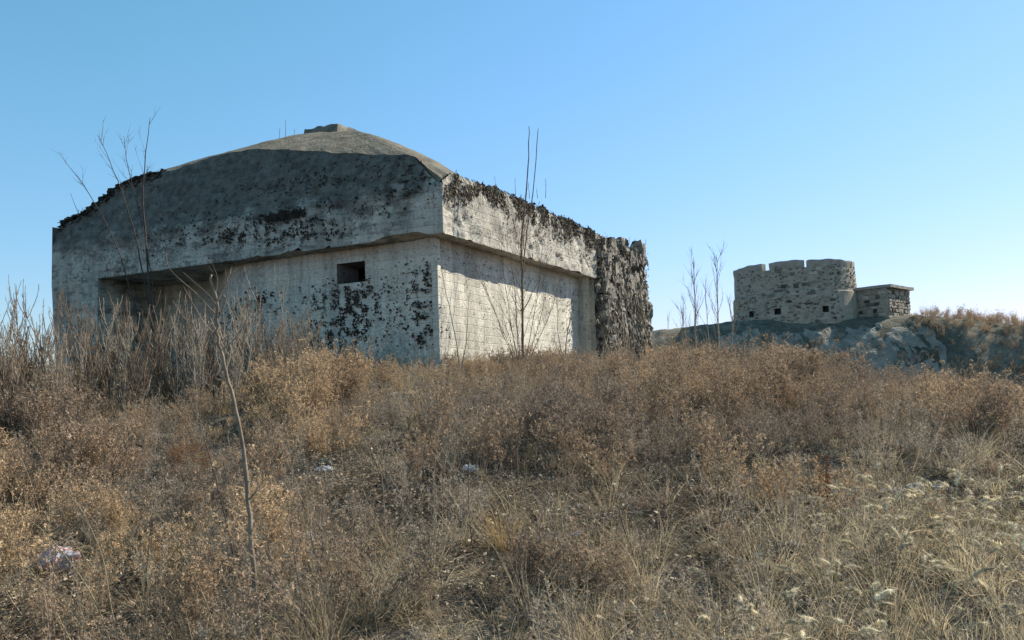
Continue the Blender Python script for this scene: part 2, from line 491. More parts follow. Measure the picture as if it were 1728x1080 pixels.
# front wall under the overhang, with one square loophole
LU0, LU1, LZ0, LZ1 = 2.29, 3.06, 2.25, 2.71
fr_ = MB()
ucut = np.unique(np.concatenate([np.linspace(.45, 10.3, 110), [LU0, LU1]]))
zcut = np.unique(np.concatenate([np.linspace(-.7, 3.05, 46), [LZ0, LZ1]]))
Uw, Zw = np.meshgrid(ucut, zcut, indexing='ij')
dist = np.maximum(np.maximum(LU0 - Uw, Uw - LU1), np.maximum(LZ0 - Zw, Zw - LZ1))
Vw = .45 + 1.7 * smooth(5.6, 9.0, Uw) - rough(Uw, Zw, .035, 141) * smooth(0, .15, dist) * smooth(.45, .6, Uw)
fr_.grid(np.dstack([Vw, Uw, Zw]), skip=lambda i, j: LU0 - 1e-6 <= (ucut[i] + ucut[i + 1]) / 2 <= LU1 and LZ0 <= (zcut[j] + zcut[j + 1]) / 2 <= LZ1)
wall_f = fr_.build('wall', M['wall'], bunker, True)
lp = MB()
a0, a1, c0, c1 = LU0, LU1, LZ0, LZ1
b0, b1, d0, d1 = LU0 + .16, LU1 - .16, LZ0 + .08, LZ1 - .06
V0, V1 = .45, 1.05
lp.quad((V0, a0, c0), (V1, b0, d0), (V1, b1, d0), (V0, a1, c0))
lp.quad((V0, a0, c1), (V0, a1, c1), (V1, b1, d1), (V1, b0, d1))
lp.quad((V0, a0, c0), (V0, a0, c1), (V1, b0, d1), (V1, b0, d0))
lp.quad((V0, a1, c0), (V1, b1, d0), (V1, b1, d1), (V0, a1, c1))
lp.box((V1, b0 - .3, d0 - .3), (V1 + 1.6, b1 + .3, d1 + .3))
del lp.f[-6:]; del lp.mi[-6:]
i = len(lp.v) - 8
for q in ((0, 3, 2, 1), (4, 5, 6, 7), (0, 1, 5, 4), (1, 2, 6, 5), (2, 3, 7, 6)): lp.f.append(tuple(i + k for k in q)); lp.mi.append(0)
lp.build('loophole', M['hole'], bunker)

sd = MB()
Vq, Zq = np.meshgrid(np.linspace(.45, 8.4, 100), np.linspace(-.7, 3.05, 46), indexing='ij')
Uq = .45 - rough(Vq, Zq, .034, 151) * smooth(.45, .6, Vq)
sd.grid(np.dstack([Vq, Uq, Zq]), flip=True)
sd.quad((8.4, .45, -.7), (8.4, .1, -.7), (8.4, .1, 3.05), (8.4, .45, 3.05))
wall_s = sd.build('wall', M['wall'], bunker, True)
# pale corner strip
cs = MB(); cs.box((.40, .40, -.7), (.53, .55, 3.0)); cs.build('corner_strip', M['wall'], bunker)
# left pier flush with the roof edge
pr = MB()
Up, Zp = np.meshgrid(np.linspace(10.3, 12.08, 34), np.linspace(-.7, 3.0, 44), indexing='ij')
ub = Up - (3.0 - Zp) * .09 * smooth(10.8, 12.08, Up)
Vp = -rough(Up, Zp, .07, 101) * smooth(12.08, 11.9, Up) * smooth(10.3, 10.45, Up)
pr.grid(np.dstack([Vp, ub, Zp]))
pr.quad((0, 10.3, -.7), (0, 10.3, 3), (2.4, 10.3, 3), (2.4, 10.3, -.7))
pr.quad((0, 11.75, -.7), (8.8, 11.75, -.7), (8.8, 12.08, 3), (0, 12.08, 3))
pr.build('pier', M['concrete'], bunker, True)
bk = MB(); bk.quad((8.8, .1, -.7), (8.8, 11.7, -.7), (8.8, 12.0, 3), (8.8, .1, 3)); bk.build('wall', M['wall'], bunker)

# ragged annex at the far end of the side face
an = MB()
rough_box(an, (8.86, .14, -.8), (13.35, 4.2, 4.42), 90, 30, 96, .13, 7.1, 1.9)
vv = np.array(an.v)
f = smooth(12.2, 13.4, vv[:, 0])
vv[:, 0] += f * np.interp(vv[:, 2], [-1, 1.3, 1.7, 2.6, 3.4, 4.1, 4.7], [.75, .60, .30, -.10, -.05, .25, .4])
an.v = [tuple(q) for q in vv.tolist()]
annex = an.build('annex', M['rubble'], bunker)
ck = MB()
for k in range(420):
    v = random.uniform(8.9, 13.3); z_ = random.uniform(.6, 4.1); q = random.choice((.06, .08, .10, .14, .2, .28))
    rough_box(ck, (v, -.12 - random.uniform(0, .08), z_), (v + q * random.uniform(.6, 1.6), .25, z_ + q * random.uniform(.7, 2.4)), 3, 4, 4, q * .45, k * 1.7, 6)
ckk = ck.build('rubble_lumps', M['rubble'], bunker); ckk['kind'] = 'stuff'
an2 = MB(); rough_box(an2, (13.2, .1, -.8), (14.15, 2.2, 1.5), 12, 16, 18, .10, 9.4, 2.3); an2.build('broken_footing', M['rubble'], bunker)

# ------------------------------------------------------------------ dead creeper clinging to the concrete
def leaf(mb, P, N, T, L, W, m=0):
    """small crumpled leaf: five-cornered face with a fold; P base, N wall normal, T hanging direction"""
    B = N.cross(T).normalized()
    j = lambda: random.uniform(-.25, .25)
    tip = P + T * L + N * random.uniform(.0, .5) * L
    a = P + T * L * (.35 + j() * .4) + B * W * (.5 + j()) + N * random.uniform(0, .35) * L
    b = P + T * L * (.4 + j() * .4) - B * W * (.5 + j()) + N * random.uniform(0, .35) * L
    mid = P + T * L * .5 + N * .22 * L
    i = len(mb.v); mb.v += [tuple(P), tuple(a), tuple(tip), tuple(b), tuple(mid)]
    for q in ((0, 1, 4), (1, 2, 4), (2, 3, 4), (3, 0, 4)): mb.f.append(tuple(i + k for k in q)); mb.mi.append(m)

def rdir(N, down=.6):
    t = Vector((random.gauss(0, 1), random.gauss(0, 1), random.gauss(0, 1) - down * 1.6))
    t = t - N * t.dot(N)
    return t.normalized()

def creeper(name, label, leaves, stems=None, lm='creeper'):
    e = empty(name, (AX, AY, ZB), ROT); tag(e, label, 'creeper', 'dead creeper on the bunker')
    o = leaves.build('leaves', [M[lm], M['creeper_pale']], e); o['kind'] = 'stuff'
    if stems is not None and stems.v: stems.build('stems', M['creeper_pale'], e)['kind'] = 'stuff'
    return e

FN = Vector((-1, 0, 0)); SN = Vector((0, -1, 0))
def cluster(mb, N, a, z, sa, sz, cnt, base, size=.06):
    for _ in range(int(cnt * 3.4)):
        aa = random.gauss(a, sa * 1.15); z_ = random.gauss(z, sz * 1.15)
        if N is SN and base[0] < 0 and z_ > 4.4: continue
        # gather into smaller knots so that the spots read as clumps with bare gaps
        if mnoise.noise(Vector((aa * 5.3, z_ * 5.3, base[1]))) < -.06: continue
        s_ = .48 * size * random.uniform(.5, 1.7)
        if N is FN: P = Vector((base[0] - .004 + 1.7 * float(smooth(5.6, 9.0, aa)), aa, z_))
        else: P = Vector((aa, base[0] - .004, z_))
        leaf(mb, P, N, rdir(N, .3), s_, s_ * random.uniform(.5, .9))

lw = MB()
for (a, z, sa, sz, cnt) in [(6.0, 1.35, .28, .28, 90), (5.66, 1.85, .3, .16, 70), (5.3, 2.08, .2, .1, 40), (5.9, .9, .4, .2, 110), (6.3, 1.8, .2, .2, 40),
                            (2.75, 1.95, .3, .16, 110), (2.95, 1.55, .4, .25, 170), (2.6, 1.25, .38, .22, 190), (3.25, 1.15, .4, .2, 150), (2.4, 1.8, .22, .2, 80),
                            (3.4, 2.0, .3, .15, 60), (1.95, 2.0, .25, .15, 25), (1.9, 1.4, .5, .4, 30), (4.6, 1.3, .7, .3, 70), (4.2, .9, .6, .2, 60), (8.2, 1.6, .9, .5, 60), (7.2, 1.2, .5, .4, 60)]:
    cluster(lw, FN, a, z, sa, sz, cnt, (.44, 1), .085)
creeper('dead_creeper', 'dark dead creeper spots below the square loophole on the shaded front wall', lw)
lc = MB()
for (a, z, sa, sz, cnt) in [(.85, 2.15, .2, .14, 60), (.8, 1.75, .18, .2, 60), (.78, 1.3, .16, .2, 70), (.85, .95, .25, .1, 70), (1.15, 1.7, .2, .2, 30), (.7, 2.3, .12, .1, 20)]:
    cluster(lc, FN, a, z, sa, sz, cnt, (.43, 2), .085)
creeper('dead_creeper', 'dark dead creeper spots beside the pale corner strip of the front wall', lc)
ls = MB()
for _ in range(620):      # dark leaves packed in to stand for the shade of a long recess
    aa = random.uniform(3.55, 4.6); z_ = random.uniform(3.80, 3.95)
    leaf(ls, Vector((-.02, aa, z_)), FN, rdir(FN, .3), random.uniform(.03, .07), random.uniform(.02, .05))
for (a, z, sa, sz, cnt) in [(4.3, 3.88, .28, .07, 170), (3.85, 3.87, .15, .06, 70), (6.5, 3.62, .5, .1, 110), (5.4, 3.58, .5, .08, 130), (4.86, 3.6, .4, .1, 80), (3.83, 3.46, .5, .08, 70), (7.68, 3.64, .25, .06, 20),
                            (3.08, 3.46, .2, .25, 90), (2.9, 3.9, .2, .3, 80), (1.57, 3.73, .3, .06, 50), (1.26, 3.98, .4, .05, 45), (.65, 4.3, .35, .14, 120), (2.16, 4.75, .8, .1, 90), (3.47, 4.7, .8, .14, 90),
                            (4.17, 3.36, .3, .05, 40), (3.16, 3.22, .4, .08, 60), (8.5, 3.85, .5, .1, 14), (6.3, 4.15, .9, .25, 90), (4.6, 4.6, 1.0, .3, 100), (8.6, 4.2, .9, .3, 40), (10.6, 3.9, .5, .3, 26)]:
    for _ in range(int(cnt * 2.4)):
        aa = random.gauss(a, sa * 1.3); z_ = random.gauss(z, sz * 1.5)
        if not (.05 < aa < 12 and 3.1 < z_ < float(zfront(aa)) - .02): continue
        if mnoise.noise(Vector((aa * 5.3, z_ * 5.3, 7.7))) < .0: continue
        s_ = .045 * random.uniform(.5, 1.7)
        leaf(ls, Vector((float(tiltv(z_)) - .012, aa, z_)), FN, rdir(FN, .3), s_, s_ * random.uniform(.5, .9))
creeper('dead_creeper', 'dark dead creeper patches and a leaf strip standing for a dark recess across the shaded front edge of the domed roof', ls)
lr = MB(); lrs = MB()
for _ in range(7000):
    v = random.uniform(.05, 8.8); dp = abs(random.gauss(0, 1)) * .30
    zt = float(zside(v)); z_ = zt + .05 - dp - .35 * max(0, mnoise.noise(Vector((v * 1.3, 3, 1)))) * random.random()
    if z_ < 3.08: continue
    if mnoise.noise(Vector((v * 2.6, z_ * 2.2, 4.2))) < -.12 + .22 * min(1.5, dp): continue
    s_ = .05 * random.uniform(.5, 1.9)
    leaf(lr, Vector((v, float(tiltu(z_)) - .03, z_)), SN, rdir(SN, .6), s_ * 1.1, s_ * .75, 1 if random.random() < .22 else 0)
for (a, z, sa, sz, cnt) in [(7.9, 3.45, .3, .2, 50), (6.6, 3.4, .5, .15, 50), (3.2, 3.4, 1.2, .12, 25), (8.3, 3.9, .3, .3, 60)]:
    cluster(lr, SN, a, z, sa, sz, cnt, (-.03, 8), .075)
for _ in range(70):
    v = random.uniform(.2, 8.7); z_ = float(zside(v)); L = random.uniform(.2, .75)
    pts = [(v, float(tiltu(z_)) - .05, z_ + .02)]
    for k in range(1, 5): pts.append((v + random.uniform(-.05, .05) * k, -.05 - random.uniform(0, .03), z_ - L * k / 4))
    lrs.tube(pts, [.007, .006, .005, .004, .003], 3, m=0)
creeper('dead_creeper', 'ragged dead creeper hanging in a band along the sunlit side edge of the roof', lr, lrs)
lq = MB()
for (a, z, sa, sz, cnt) in [(1.2, 2.6, .4, .12, 14), (2.4, 2.55, .4, .12, 22), (6.8, 2.2, .8, .3, 60), (7.8, 1.9, .4, .6, 130), (5.2, 1.6, 1.5, .5, 36), (2.6, 1.9, .8, .5, 20), (4.4, 2.6, .5, .1, 20)]:
    cluster(lq, SN, a, z, sa, sz, cnt, (.43, 9), .075)
creeper('dead_creeper', 'sparse dead creeper spots on the sunlit side wall under the roof edge', lq)
la = MB(); las = MB()
for _ in range(2200):
    v = random.uniform(8.5, 13.5); z_ = random.uniform(.2, 4.42)
    if mnoise.noise(Vector((v * 1.6, z_ * 1.3, 2.2))) < -.30 + .26 * (z_ < 3.0): continue
    off = random.uniform(-.22, .02)
    s_ = .06 * random.uniform(.5, 1.9)
    leaf(la, Vector((v, .02 + off, z_)), SN, rdir(SN, .3), s_ * 1.0, s_ * .75, 1 if random.random() < .5 else 0)
for _ in range(900):
    u = random.uniform(0, 2.2); z_ = random.uniform(.6, 4.6)
    v = 13.42 + float(np.interp(z_, [-1, 1.3, 1.7, 2.6, 3.4, 4.1, 4.7], [.35, .45, .05, -.1, .0, .25, .4])) + random.uniform(-.1, .1)
    s_ = .09 * random.uniform(.5, 1.8)
    leaf(la, Vector((v, u, z_)), Vector((1, 0, 0)), rdir(Vector((1, 0, 0)), 1), s_ * 1.2, s_ * .6)
for _ in range(70):
    v = random.uniform(8.8, 13.2); zt = random.uniform(1.2, 3.3); L = random.uniform(.8, 2.6)
    pts = []; ph = random.uniform(0, 6); vv_ = v
    for k in range(9):
        vv_ += random.uniform(-.16, .16)
        pts.append((vv_, -.12 - .12 * random.random() - .06 * math.sin(k * .9 + ph), max(-.4, zt - L * k / 8)))
    r0 = random.uniform(.010, .034)
    las.tube(pts, [r0 * (.6 + .06 * k) for k in range(9)], 4)
creeper('dead_creeper', 'dense dry vines and dead leaves draped over the ragged far end of the bunker', la, las)
# black crust of moss, soil and leaf litter on the sloping left shoulder of the roof
lt = MB()
for _ in range(1500):
    u = random.uniform(8.6, 12.0); zt = float(zfront(u)); v = float(tiltv(zt)) + random.uniform(-.04, .25)
    s_ = .10 * random.uniform(.5, 1.6)
    leaf(lt, Vector((v, u, zt + random.uniform(-.16, .05) - .12 * random.random() ** 2)), Vector((-.5, 0, .85)), rdir(Vector((-.5, 0, .85)), .2), s_, s_ * .8)
for _ in range(60):
    u = random.uniform(8.9, 11.9); zt = float(zfront(u)); rough_s = random.uniform(.05, .11)
    rough_box(lt, (float(tiltv(zt)) - .02, u, zt - .06), (float(tiltv(zt)) + rough_s * 2, u + rough_s * 2, zt - .02 + rough_s * .8), 3, 3, 3, .04, u * 3.1, 9)
creeper('dead_creeper', 'black crust of dead creeper along the sloping left shoulder of the roof', lt)

# ------------------------------------------------------------------ round stone blockhouse on the far hill
def stone_mat():
    t = NT('blockhouse_stone'); v = t.coord()
    oi = t.n('ShaderNodeObjectInfo')
    base = t.ramp(oi.outputs['Random'], [(0, (.045, .042, .038)), (.10, (.13, .115, .095)), (.2, (.27, .235, .18)), (.7, (.35, .305, .235)), (1, (.45, .40, .32))])  # darkest stones carry the shade of pits in their colour
    f = t.noise(v, 5, 4)
    return t.finish(t.mix(1.0, base, t.ramp(f, [(.3, .75), (.7, 1.2)]), 'MULTIPLY'), bump=f, bs=.6, bd=.05)
M['stone'] = stone_mat()
M['mortar'] = plain_mat('lime_mortar', (.26, .225, .175), (.42, .37, .295), 2.6, bumpd=.10)
M['coping'] = plain_mat('coping_concrete', (.26, .24, .20), (.38, .35, .30), 3, bumpd=.03)
TX, TY, TZ, TR = 19.45, 60.6, 5.7, 4.06
tower = empty('blockhouse', (TX, TY, TZ))
tag(tower, 'round rubble stone blockhouse with notched parapet on top of the far hill', 'blockhouse')
NA = 120; drum = MB()
zl_ = np.array([0, .55, .75, 1.15, 1.6, 2.16, 2.22, 2.8, 3.3, 3.72])
def tier(z): return .10 if z < 2.19 else 0.0
angs = np.linspace(0, 2 * math.pi, NA + 1)
def pol(a, r): return (r * math.cos(a), r * math.sin(a))
holes = [(R(236), .66), (R(279.5), .66), (R(209), .5)]
def hole_at(a):
    return any(abs(a - h0) < .055 for h0, _ in holes)
P = np.zeros((NA + 1, len(zl_), 3))
for i, a in enumerate(angs):
    for j, z in enumerate(zl_):
        r_ = TR - .03 * z + tier(z) + .012 * math.sin(a * 17 + z * 5)
        P[i, j] = (*pol(a, r_), z)
drum.grid(P, skip=lambda i, j: zl_[j] in (.75,) and hole_at((angs[i] + angs[i + 1]) / 2))
drum.build('drum_wall', M['mortar'], tower)
inn = MB(); P2 = np.zeros((49, 2, 3))
for i, a in enumerate(np.linspace(0, 2 * math.pi, 49)):
    for j, z in enumerate((0, 3.3)): P2[i, j] = (*pol(a, TR - .55), z)
inn.grid(P2, flip=True); inn.fan([(*pol(a, TR - .02 - .03 * 3.3), 3.28) for a in np.linspace(0, 2 * math.pi, 48, endpoint=False)])
inn.build('inner_wall', M['hole'], tower)
for h0, _ in holes:
    lh = MB(); a0, a1 = h0 - .06, h0 + .06; ro, ri = TR + .075, TR - .54
    for z, fl in ((.75, 0), (1.15, 1)):
        q = [(*pol(a0, ro), z), (*pol(a1, ro), z), (*pol(a1, ri), z), (*pol(a0, ri), z)]
        lh.fan(q[::-1] if fl else q)
    lh.fan([(*pol(a0, ro), .75), (*pol(a0, ri), .75), (*pol(a0, ri), 1.15), (*pol(a0, ro), 1.15)])
    lh.fan([(*pol(a1, ro), .75), (*pol(a1, ro), 1.15), (*pol(a1, ri), 1.15), (*pol(a1, ri), .75)])
    lh.build('loophole', M['hole'], tower)
# parapet: four lengths of thick wall with notches between
gaps = [R(227), R(264.6), R(320), R(60), R(150)]
gw = R(1.7)
order = sorted(gaps)
for k in range(len(order)):
    wk = lambda q: gw * (2.1 if abs(q - R(227)) < .01 else 1.0)
    a0 = order[k] + wk(order[k]); a1 = order[(k + 1) % len(order)] - wk(order[(k + 1) % len(order)]) + (2 * math.pi if k == len(order) - 1 else 0)
    m_ = max(4, int((a1 - a0) / .06)); pm = MB(); Q = np.zeros((m_ + 1, 5, 3))
    z0, z1 = 3.715, 4.20 + (0 if k else .0)
    for i, a in enumerate(np.linspace(a0, a1, m_ + 1)):
        ro, ri = TR - .115, TR - .55; zt = z1 + .025 * math.sin(a * 9) + .02 * math.sin(a * 23)
        Q[i] = [(*pol(a, ri), z0 - .4), (*pol(a, ri), zt), (*pol(a, ro + .05), zt), (*pol(a, ro + .05), zt - .12), (*pol(a, ro), z0)]
    pm.grid(Q, flip=False)
    pm.fan([tuple(q) for q in Q[0]]); pm.fan([tuple(q) for q in Q[-1][::-1]])
    pm.build('parapet', M['coping'], tower)

def stone_mesh(seed):
    bm = bmesh.new(); bmesh.ops.create_cube(bm, size=1.0)
    bmesh.ops.bevel(bm, geom=bm.edges[:], offset=.16, segments=1, affect='EDGES')
    r2 = random.Random(seed)
    for v in bm.verts: v.co += Vector((r2.uniform(-.16, .16), r2.uniform(-.07, .07), r2.uniform(-.17, .17)))
    me = bpy.data.meshes.new('stone'); bm.to_mesh(me); bm.free(); me.materials.append(M['stone']); return me
smesh = [stone_mesh(k) for k in range(8)]
rs = random.Random(5)
def add_stone(parent, loc, rz, sx, sz, sy=.16):
    o = bpy.data.objects.new('stone', smesh[rs.randrange(8)]); C.objects.link(o); o.parent = parent
    o.location = loc; o.rotation_euler = (rs.uniform(-.05, .05), rs.uniform(-.16, .16), rz + rs.uniform(-.05, .05)); o.scale = (sx, sy, sz)
z = .02; cnt = 0
while z < 3.95:
    hgt = rs.uniform(.17, .30)
    if z + hgt > 4.1: hgt = 4.1 - z
    a = R(186) + rs.uniform(0, .1)
    while a < R(368):
        wd = rs.uniform(.26, .62); da = wd / TR; am = a + da / 2; zm = z + hgt / 2
        blocked = any(abs(am - h0) < .06 + da / 2 and .7 < zm + hgt / 2 and zm - hgt / 2 < 1.2 for h0, _ in holes) or (am > R(297) and am < R(322) and zm < 2.25)
        blocked = blocked or (zm + hgt / 2 > 3.7 and any(abs(am - gq) < 2.1 * gw + da / 2 for gq in gaps))
        if not blocked and rs.random() < .56 and cnt < 292:
            add_stone(tower, (*pol(am, TR - .03 * zm + tier(zm) - .055 + rs.uniform(-.015, .012)), zm + rs.uniform(-.05, .05)), am + math.pi / 2, wd * rs.uniform(.6, .95), hgt * rs.uniform(.6, .98)); cnt += 1
        a += da
    z += hgt
chip = MB(); rc = random.Random(8)
for k in range(620):
    a = rc.uniform(R(184), R(358)); z = rc.uniform(.05, 3.9)
    if any(abs(a - h0) < .08 and .65 < z < 1.25 for h0, _ in holes): continue
    if a > R(297) and a < R(322) and z < 2.3: continue
    if z > 3.65 and any(abs(a - gq) < 2.1 * gw + .03 for gq in gaps): continue
    r_ = TR - .03 * z + tier(z) + .02; wd = rc.uniform(.05, .17) / TR; hg = rc.uniform(.03, .09)
    mi_ = rc.choice((0, 0, 0, 1, 2))  # the dark choice paints in shaded pits in the mortar
    pts = []
    for q in range(6):
        t_ = q / 6 * 6.283 + rc.uniform(-.3, .3); pts.append((a + math.cos(t_) * wd, z + math.sin(t_) * hg))
    i = len(chip.v)
    chip.v += [(*pol(pa, r_ - .06), pz) for pa, pz in pts] + [(*pol(a + (pa - a) * .7, r_ + .025), z + (pz - z) * .7) for pa, pz in pts]
    for q in range(6):
        chip.f.append((i + q, i + (q + 1) % 6, i + 6 + (q + 1) % 6, i + 6 + q)); chip.mi.append(mi_)
    chip.f.append(tuple(i + 6 + q for q in range(6))); chip.mi.append(mi_)
chipo = chip.build('chips_and_pit_shade', [M['hole'], M['mortar'], M['rubble']], tower); chipo['kind'] = 'stuff'
# annex of the blockhouse: its own low flat-roofed block
bx = empty('stone_annex', (24.25, 56.9, 5.7), R(-45))
tag(bx, 'low flat-roofed stone annex joined to the right side of the round blockhouse', 'annex')
ab = MB(); ab.box((-3.6, 0, -.6), (0, 3.6, 2.22)); ab.build('wall', M['mortar'], bx)
ar = MB(); rough_box(ar, (-3.75, -.12, 2.24), (.30, 3.75, 2.43), 24, 20, 3, .02, 5.1, 2); ar.build('roof_slab', M['coping'], bx)
cnt = 0; z = .0
while z < 2.15:
    hgt = min(rs.uniform(.18, .30), 2.2 - z)
    x = -3.55
    while x < -.25:
        wd = rs.uniform(.28, .6); wd = min(wd, -.02 - x)
        if rs.random() < .7: add_stone(bx, (x + wd / 2, -.0, z + hgt / 2), 0, wd * .9, hgt * .85, .11)
        x += wd
    y = .05
    while y < 3.5:
        wd = min(rs.uniform(.3, .6), 3.58 - y)
        if rs.random() < .9: add_stone(bx, (.0, y + wd / 2, z + hgt / 2), math.pi / 2, wd * .9, hgt * .85, .16)
        y += wd
    z += hgt

# rock outcrops in the hill's cut face
def outcrop(x0, x1, y0, z0, z1, lean, seed, label):
    """slab of bedrock breaking out of the slope: its rim dips under the hillside, its face is broken into blocky plates"""
    o = MB(); nx_, ny_ = int((x1 - x0) / .09), 80
    ya, yb = y0 - 1.2, y0 + 3.6
    Xo, Yo = np.meshgrid(np.linspace(x0, x1, nx_), np.linspace(ya, yb, ny_), indexing='ij')
    a_ = (Xo - (x0 + x1) / 2) / ((x1 - x0) / 2); b_ = (Yo - (ya + yb) / 2) / ((yb - ya) / 2)
    m_ = 1 - np.maximum(np.abs(a_), np.abs(b_)) + (fbm(Xo * 1.1, Yo * 1.1, seed, 4) - .5) * .8
    rk = np.random.default_rng(seed); K = max(6, int((x1 - x0) * 2.6))
    sx_, sy_ = rk.uniform(x0, x1, K), rk.uniform(ya, yb, K); so, ta, tb = rk.uniform(-.22, .22, K), rk.normal(0, .09, K), rk.normal(0, .09, K)
    wx = Xo + (fbm(Xo * 1.5, Yo * 1.5, seed + 9, 3) - .5) * .5; wy = Yo + (fbm(Xo * 1.5, Yo * 1.5, seed + 13, 3) - .5) * .5
    dd_ = np.stack([(wx - sx_[k]) ** 2 + ((wy - sy_[k]) * 1.3) ** 2 for k in range(K)]); nn_ = dd_.argmin(0); d2 = np.sort(np.sqrt(dd_), 0)
    crack = smooth(.12, .0, d2[1] - d2[0])
    plate = so[nn_] * .7 + (Xo - sx_[nn_]) * ta[nn_] + (Yo - sy_[nn_]) * tb[nn_]
    off = -.24 + .27 * smooth(.02, .22, m_) + plate * .16 - crack * .05 + (fbm(Xo * 2.6, Yo * 2.6, seed + 7, 4) - .5) * .10
    o.grid(np.dstack([Xo, Yo - off * .75, hz(Xo, Yo) + off * .45]))
    ob = o.build('rock_outcrop', M['rock'])
    tag(ob, label, 'rock', 'rock faces below the blockhouse')
outcrop(12.6, 15.8, 53.2, 3.6, 5.9, 2.2, 201, 'pale rock face below the left edge of the round blockhouse')
outcrop(16.0, 18.4, 52.8, 3.2, 5.8, 2.3, 211, 'narrow pale rock face below the middle of the round blockhouse')
outcrop(18.2, 23.4, 52.7, 2.6, 5.7, 2.4, 221, 'broad grey rock face below the joint of blockhouse and annex')
outcrop(23.0, 26.4, 52.6, 3.2, 5.6, 2.2, 231, 'grey rock face below the stone annex on the hill')

# ------------------------------------------------------------------ bare saplings and shrubs
def whip(mb, p0, dirv, L, r0, seg=6, wob=.06, bend=(0, 0, .12), n=4, tip=.25):
    p = Vector(p0); d = Vector(dirv).normalized(); pts = [p.copy()]
    for k in range(seg):
        d = (d + Vector((random.gauss(0, wob), random.gauss(0, wob), random.gauss(0, wob))) + Vector(bend) / seg).normalized()
        p = p + d * (L / seg); pts.append(p.copy())
    mb.tube(pts, [r0 * (1 - (1 - tip) * k / seg) for k in range(seg + 1)], n)
    return pts

def twigs_on(mb, pts, t0, cnt, L, r, ang=.7, sub=0, seg=4, bend=(0, 0, .35), n=3):
    for _ in range(cnt):
        t = random.uniform(t0, .97) * (len(pts) - 1); i = int(t); f_ = t - i
        P = pts[i].lerp(pts[min(i + 1, len(pts) - 1)], f_)
        d = (pts[min(i + 1, len(pts) - 1)] - pts[i]).normalized()
        s_ = d.orthogonal().normalized(); s_ = Matrix.Rotation(random.uniform(0, 6.28), 3, d) @ s_
        dd = d * math.cos(ang * random.uniform(.7, 1.2)) + s_ * math.sin(ang)
        l = L * random.uniform(.5, 1.25) * (1.15 - .55 * t / (len(pts) - 1))
        tp = whip(mb, P, dd, l, r * random.uniform(.7, 1.1), seg, .07, bend, n)
        if sub: twigs_on(mb, tp, .25, sub, L * .4, r * .65, ang, 0, 3, bend, n)

def spline(ctrl, k=5):
    ctrl = [Vector(c) for c in ctrl]; o = []
    for i in range(len(ctrl) - 1):
        p0 = ctrl[max(i - 1, 0)]; p1 = ctrl[i]; p2 = ctrl[i + 1]; p3 = ctrl[min(i + 2, len(ctrl) - 1)]
        for j in range(k):
            t = j / k
            o.append(.5 * ((2 * p1) + (p2 - p0) * t + (2 * p0 - 5 * p1 + 4 * p2 - p3) * t * t + (3 * p1 - p0 - 3 * p2 + p3) * t ** 3))
    o.append(ctrl[-1]); return o

def sapling(loc, label, trunks, bark, build_crown, group=None, cat='sapling', name='sapling'):
    """trunks: list of (control points relative to the base, r0, r1)"""
    z = gz1(loc[0], loc[1]) - .05
    e = empty(name, (loc[0], loc[1], z)); tag(e, label, cat, group)
    lines = []
    for ctrl, r0, r1 in trunks:
        t = MB(); pts = spline(ctrl, 5)
        kk = len(pts) - 1
        pts = [q + Vector((random.gauss(0, 1), random.gauss(0, 1), 0)) * (.28 * r0 if i else 0) for i, q in enumerate(pts)]
        rad = [(r0 + (r1 - r0) * i / kk) * (1.0 + .10 * random.uniform(-1, 1)) for i in range(kk + 1)]
        t.tube(pts, rad, 6); t.build('trunk', M[bark], e, True); lines.append(pts)
    c = MB(); build_crown(c, lines)
    if c.v: c.build('crown', M[bark], e)
    return e

# nearest sapling, in front of the left part of the bunker
def crown_near(c, L):
    P = L[0]; top = P[-1]
    def limb(t, ctrl, r):
        i = int(t * (len(P) - 1)); b = P[i]
        pts = spline([b] + [b + Vector(q) for q in ctrl], 4); c.tube(pts, [r * (1 - .7 * k / (len(pts) - 1)) for k in range(len(pts))], 5)
        twigs_on(c, pts, .4, 2, .10, .0018, .6)
    limb(.885, [(-.06, .0, .09), (-.20, 0, .22)], .006)
    limb(.895, [(.04, .0, .08), (.11, .02, .20)], .006)
    limb(.80, [(.04, .02, .10), (.07, .03, .30)], .005)
    limb(.84, [(-.10, -.02, .12), (-.24, -.05, .26), (-.27, -.04, .36)], .004)
    limb(.68, [(.10, .02, .10), (.26, .03, .42)], .004)
    limb(.74, [(-.09, 0, .10), (-.2, 0, .30)], .0035)
    limb(.30, [(.05, 0, .05), (.055, 0, .13)], .006)
    limb(.93, [(.01, .0, .10), (-.03, .0, .20)], .004)
sapling((-1.40, 4.9), 'tall bare sapling with one knotty pale stem nearest the camera', [([(0, 0, 0), (-.05, .03, .5), (-.09, .06, .95), (-.155, .1, 1.38), (-.22, .1, 1.66), (-.265, .1, 1.86), (-.27, .1, 2.02), (-.31, .1, 2.22)], .0165, .006)], 'bark_mid', crown_near)

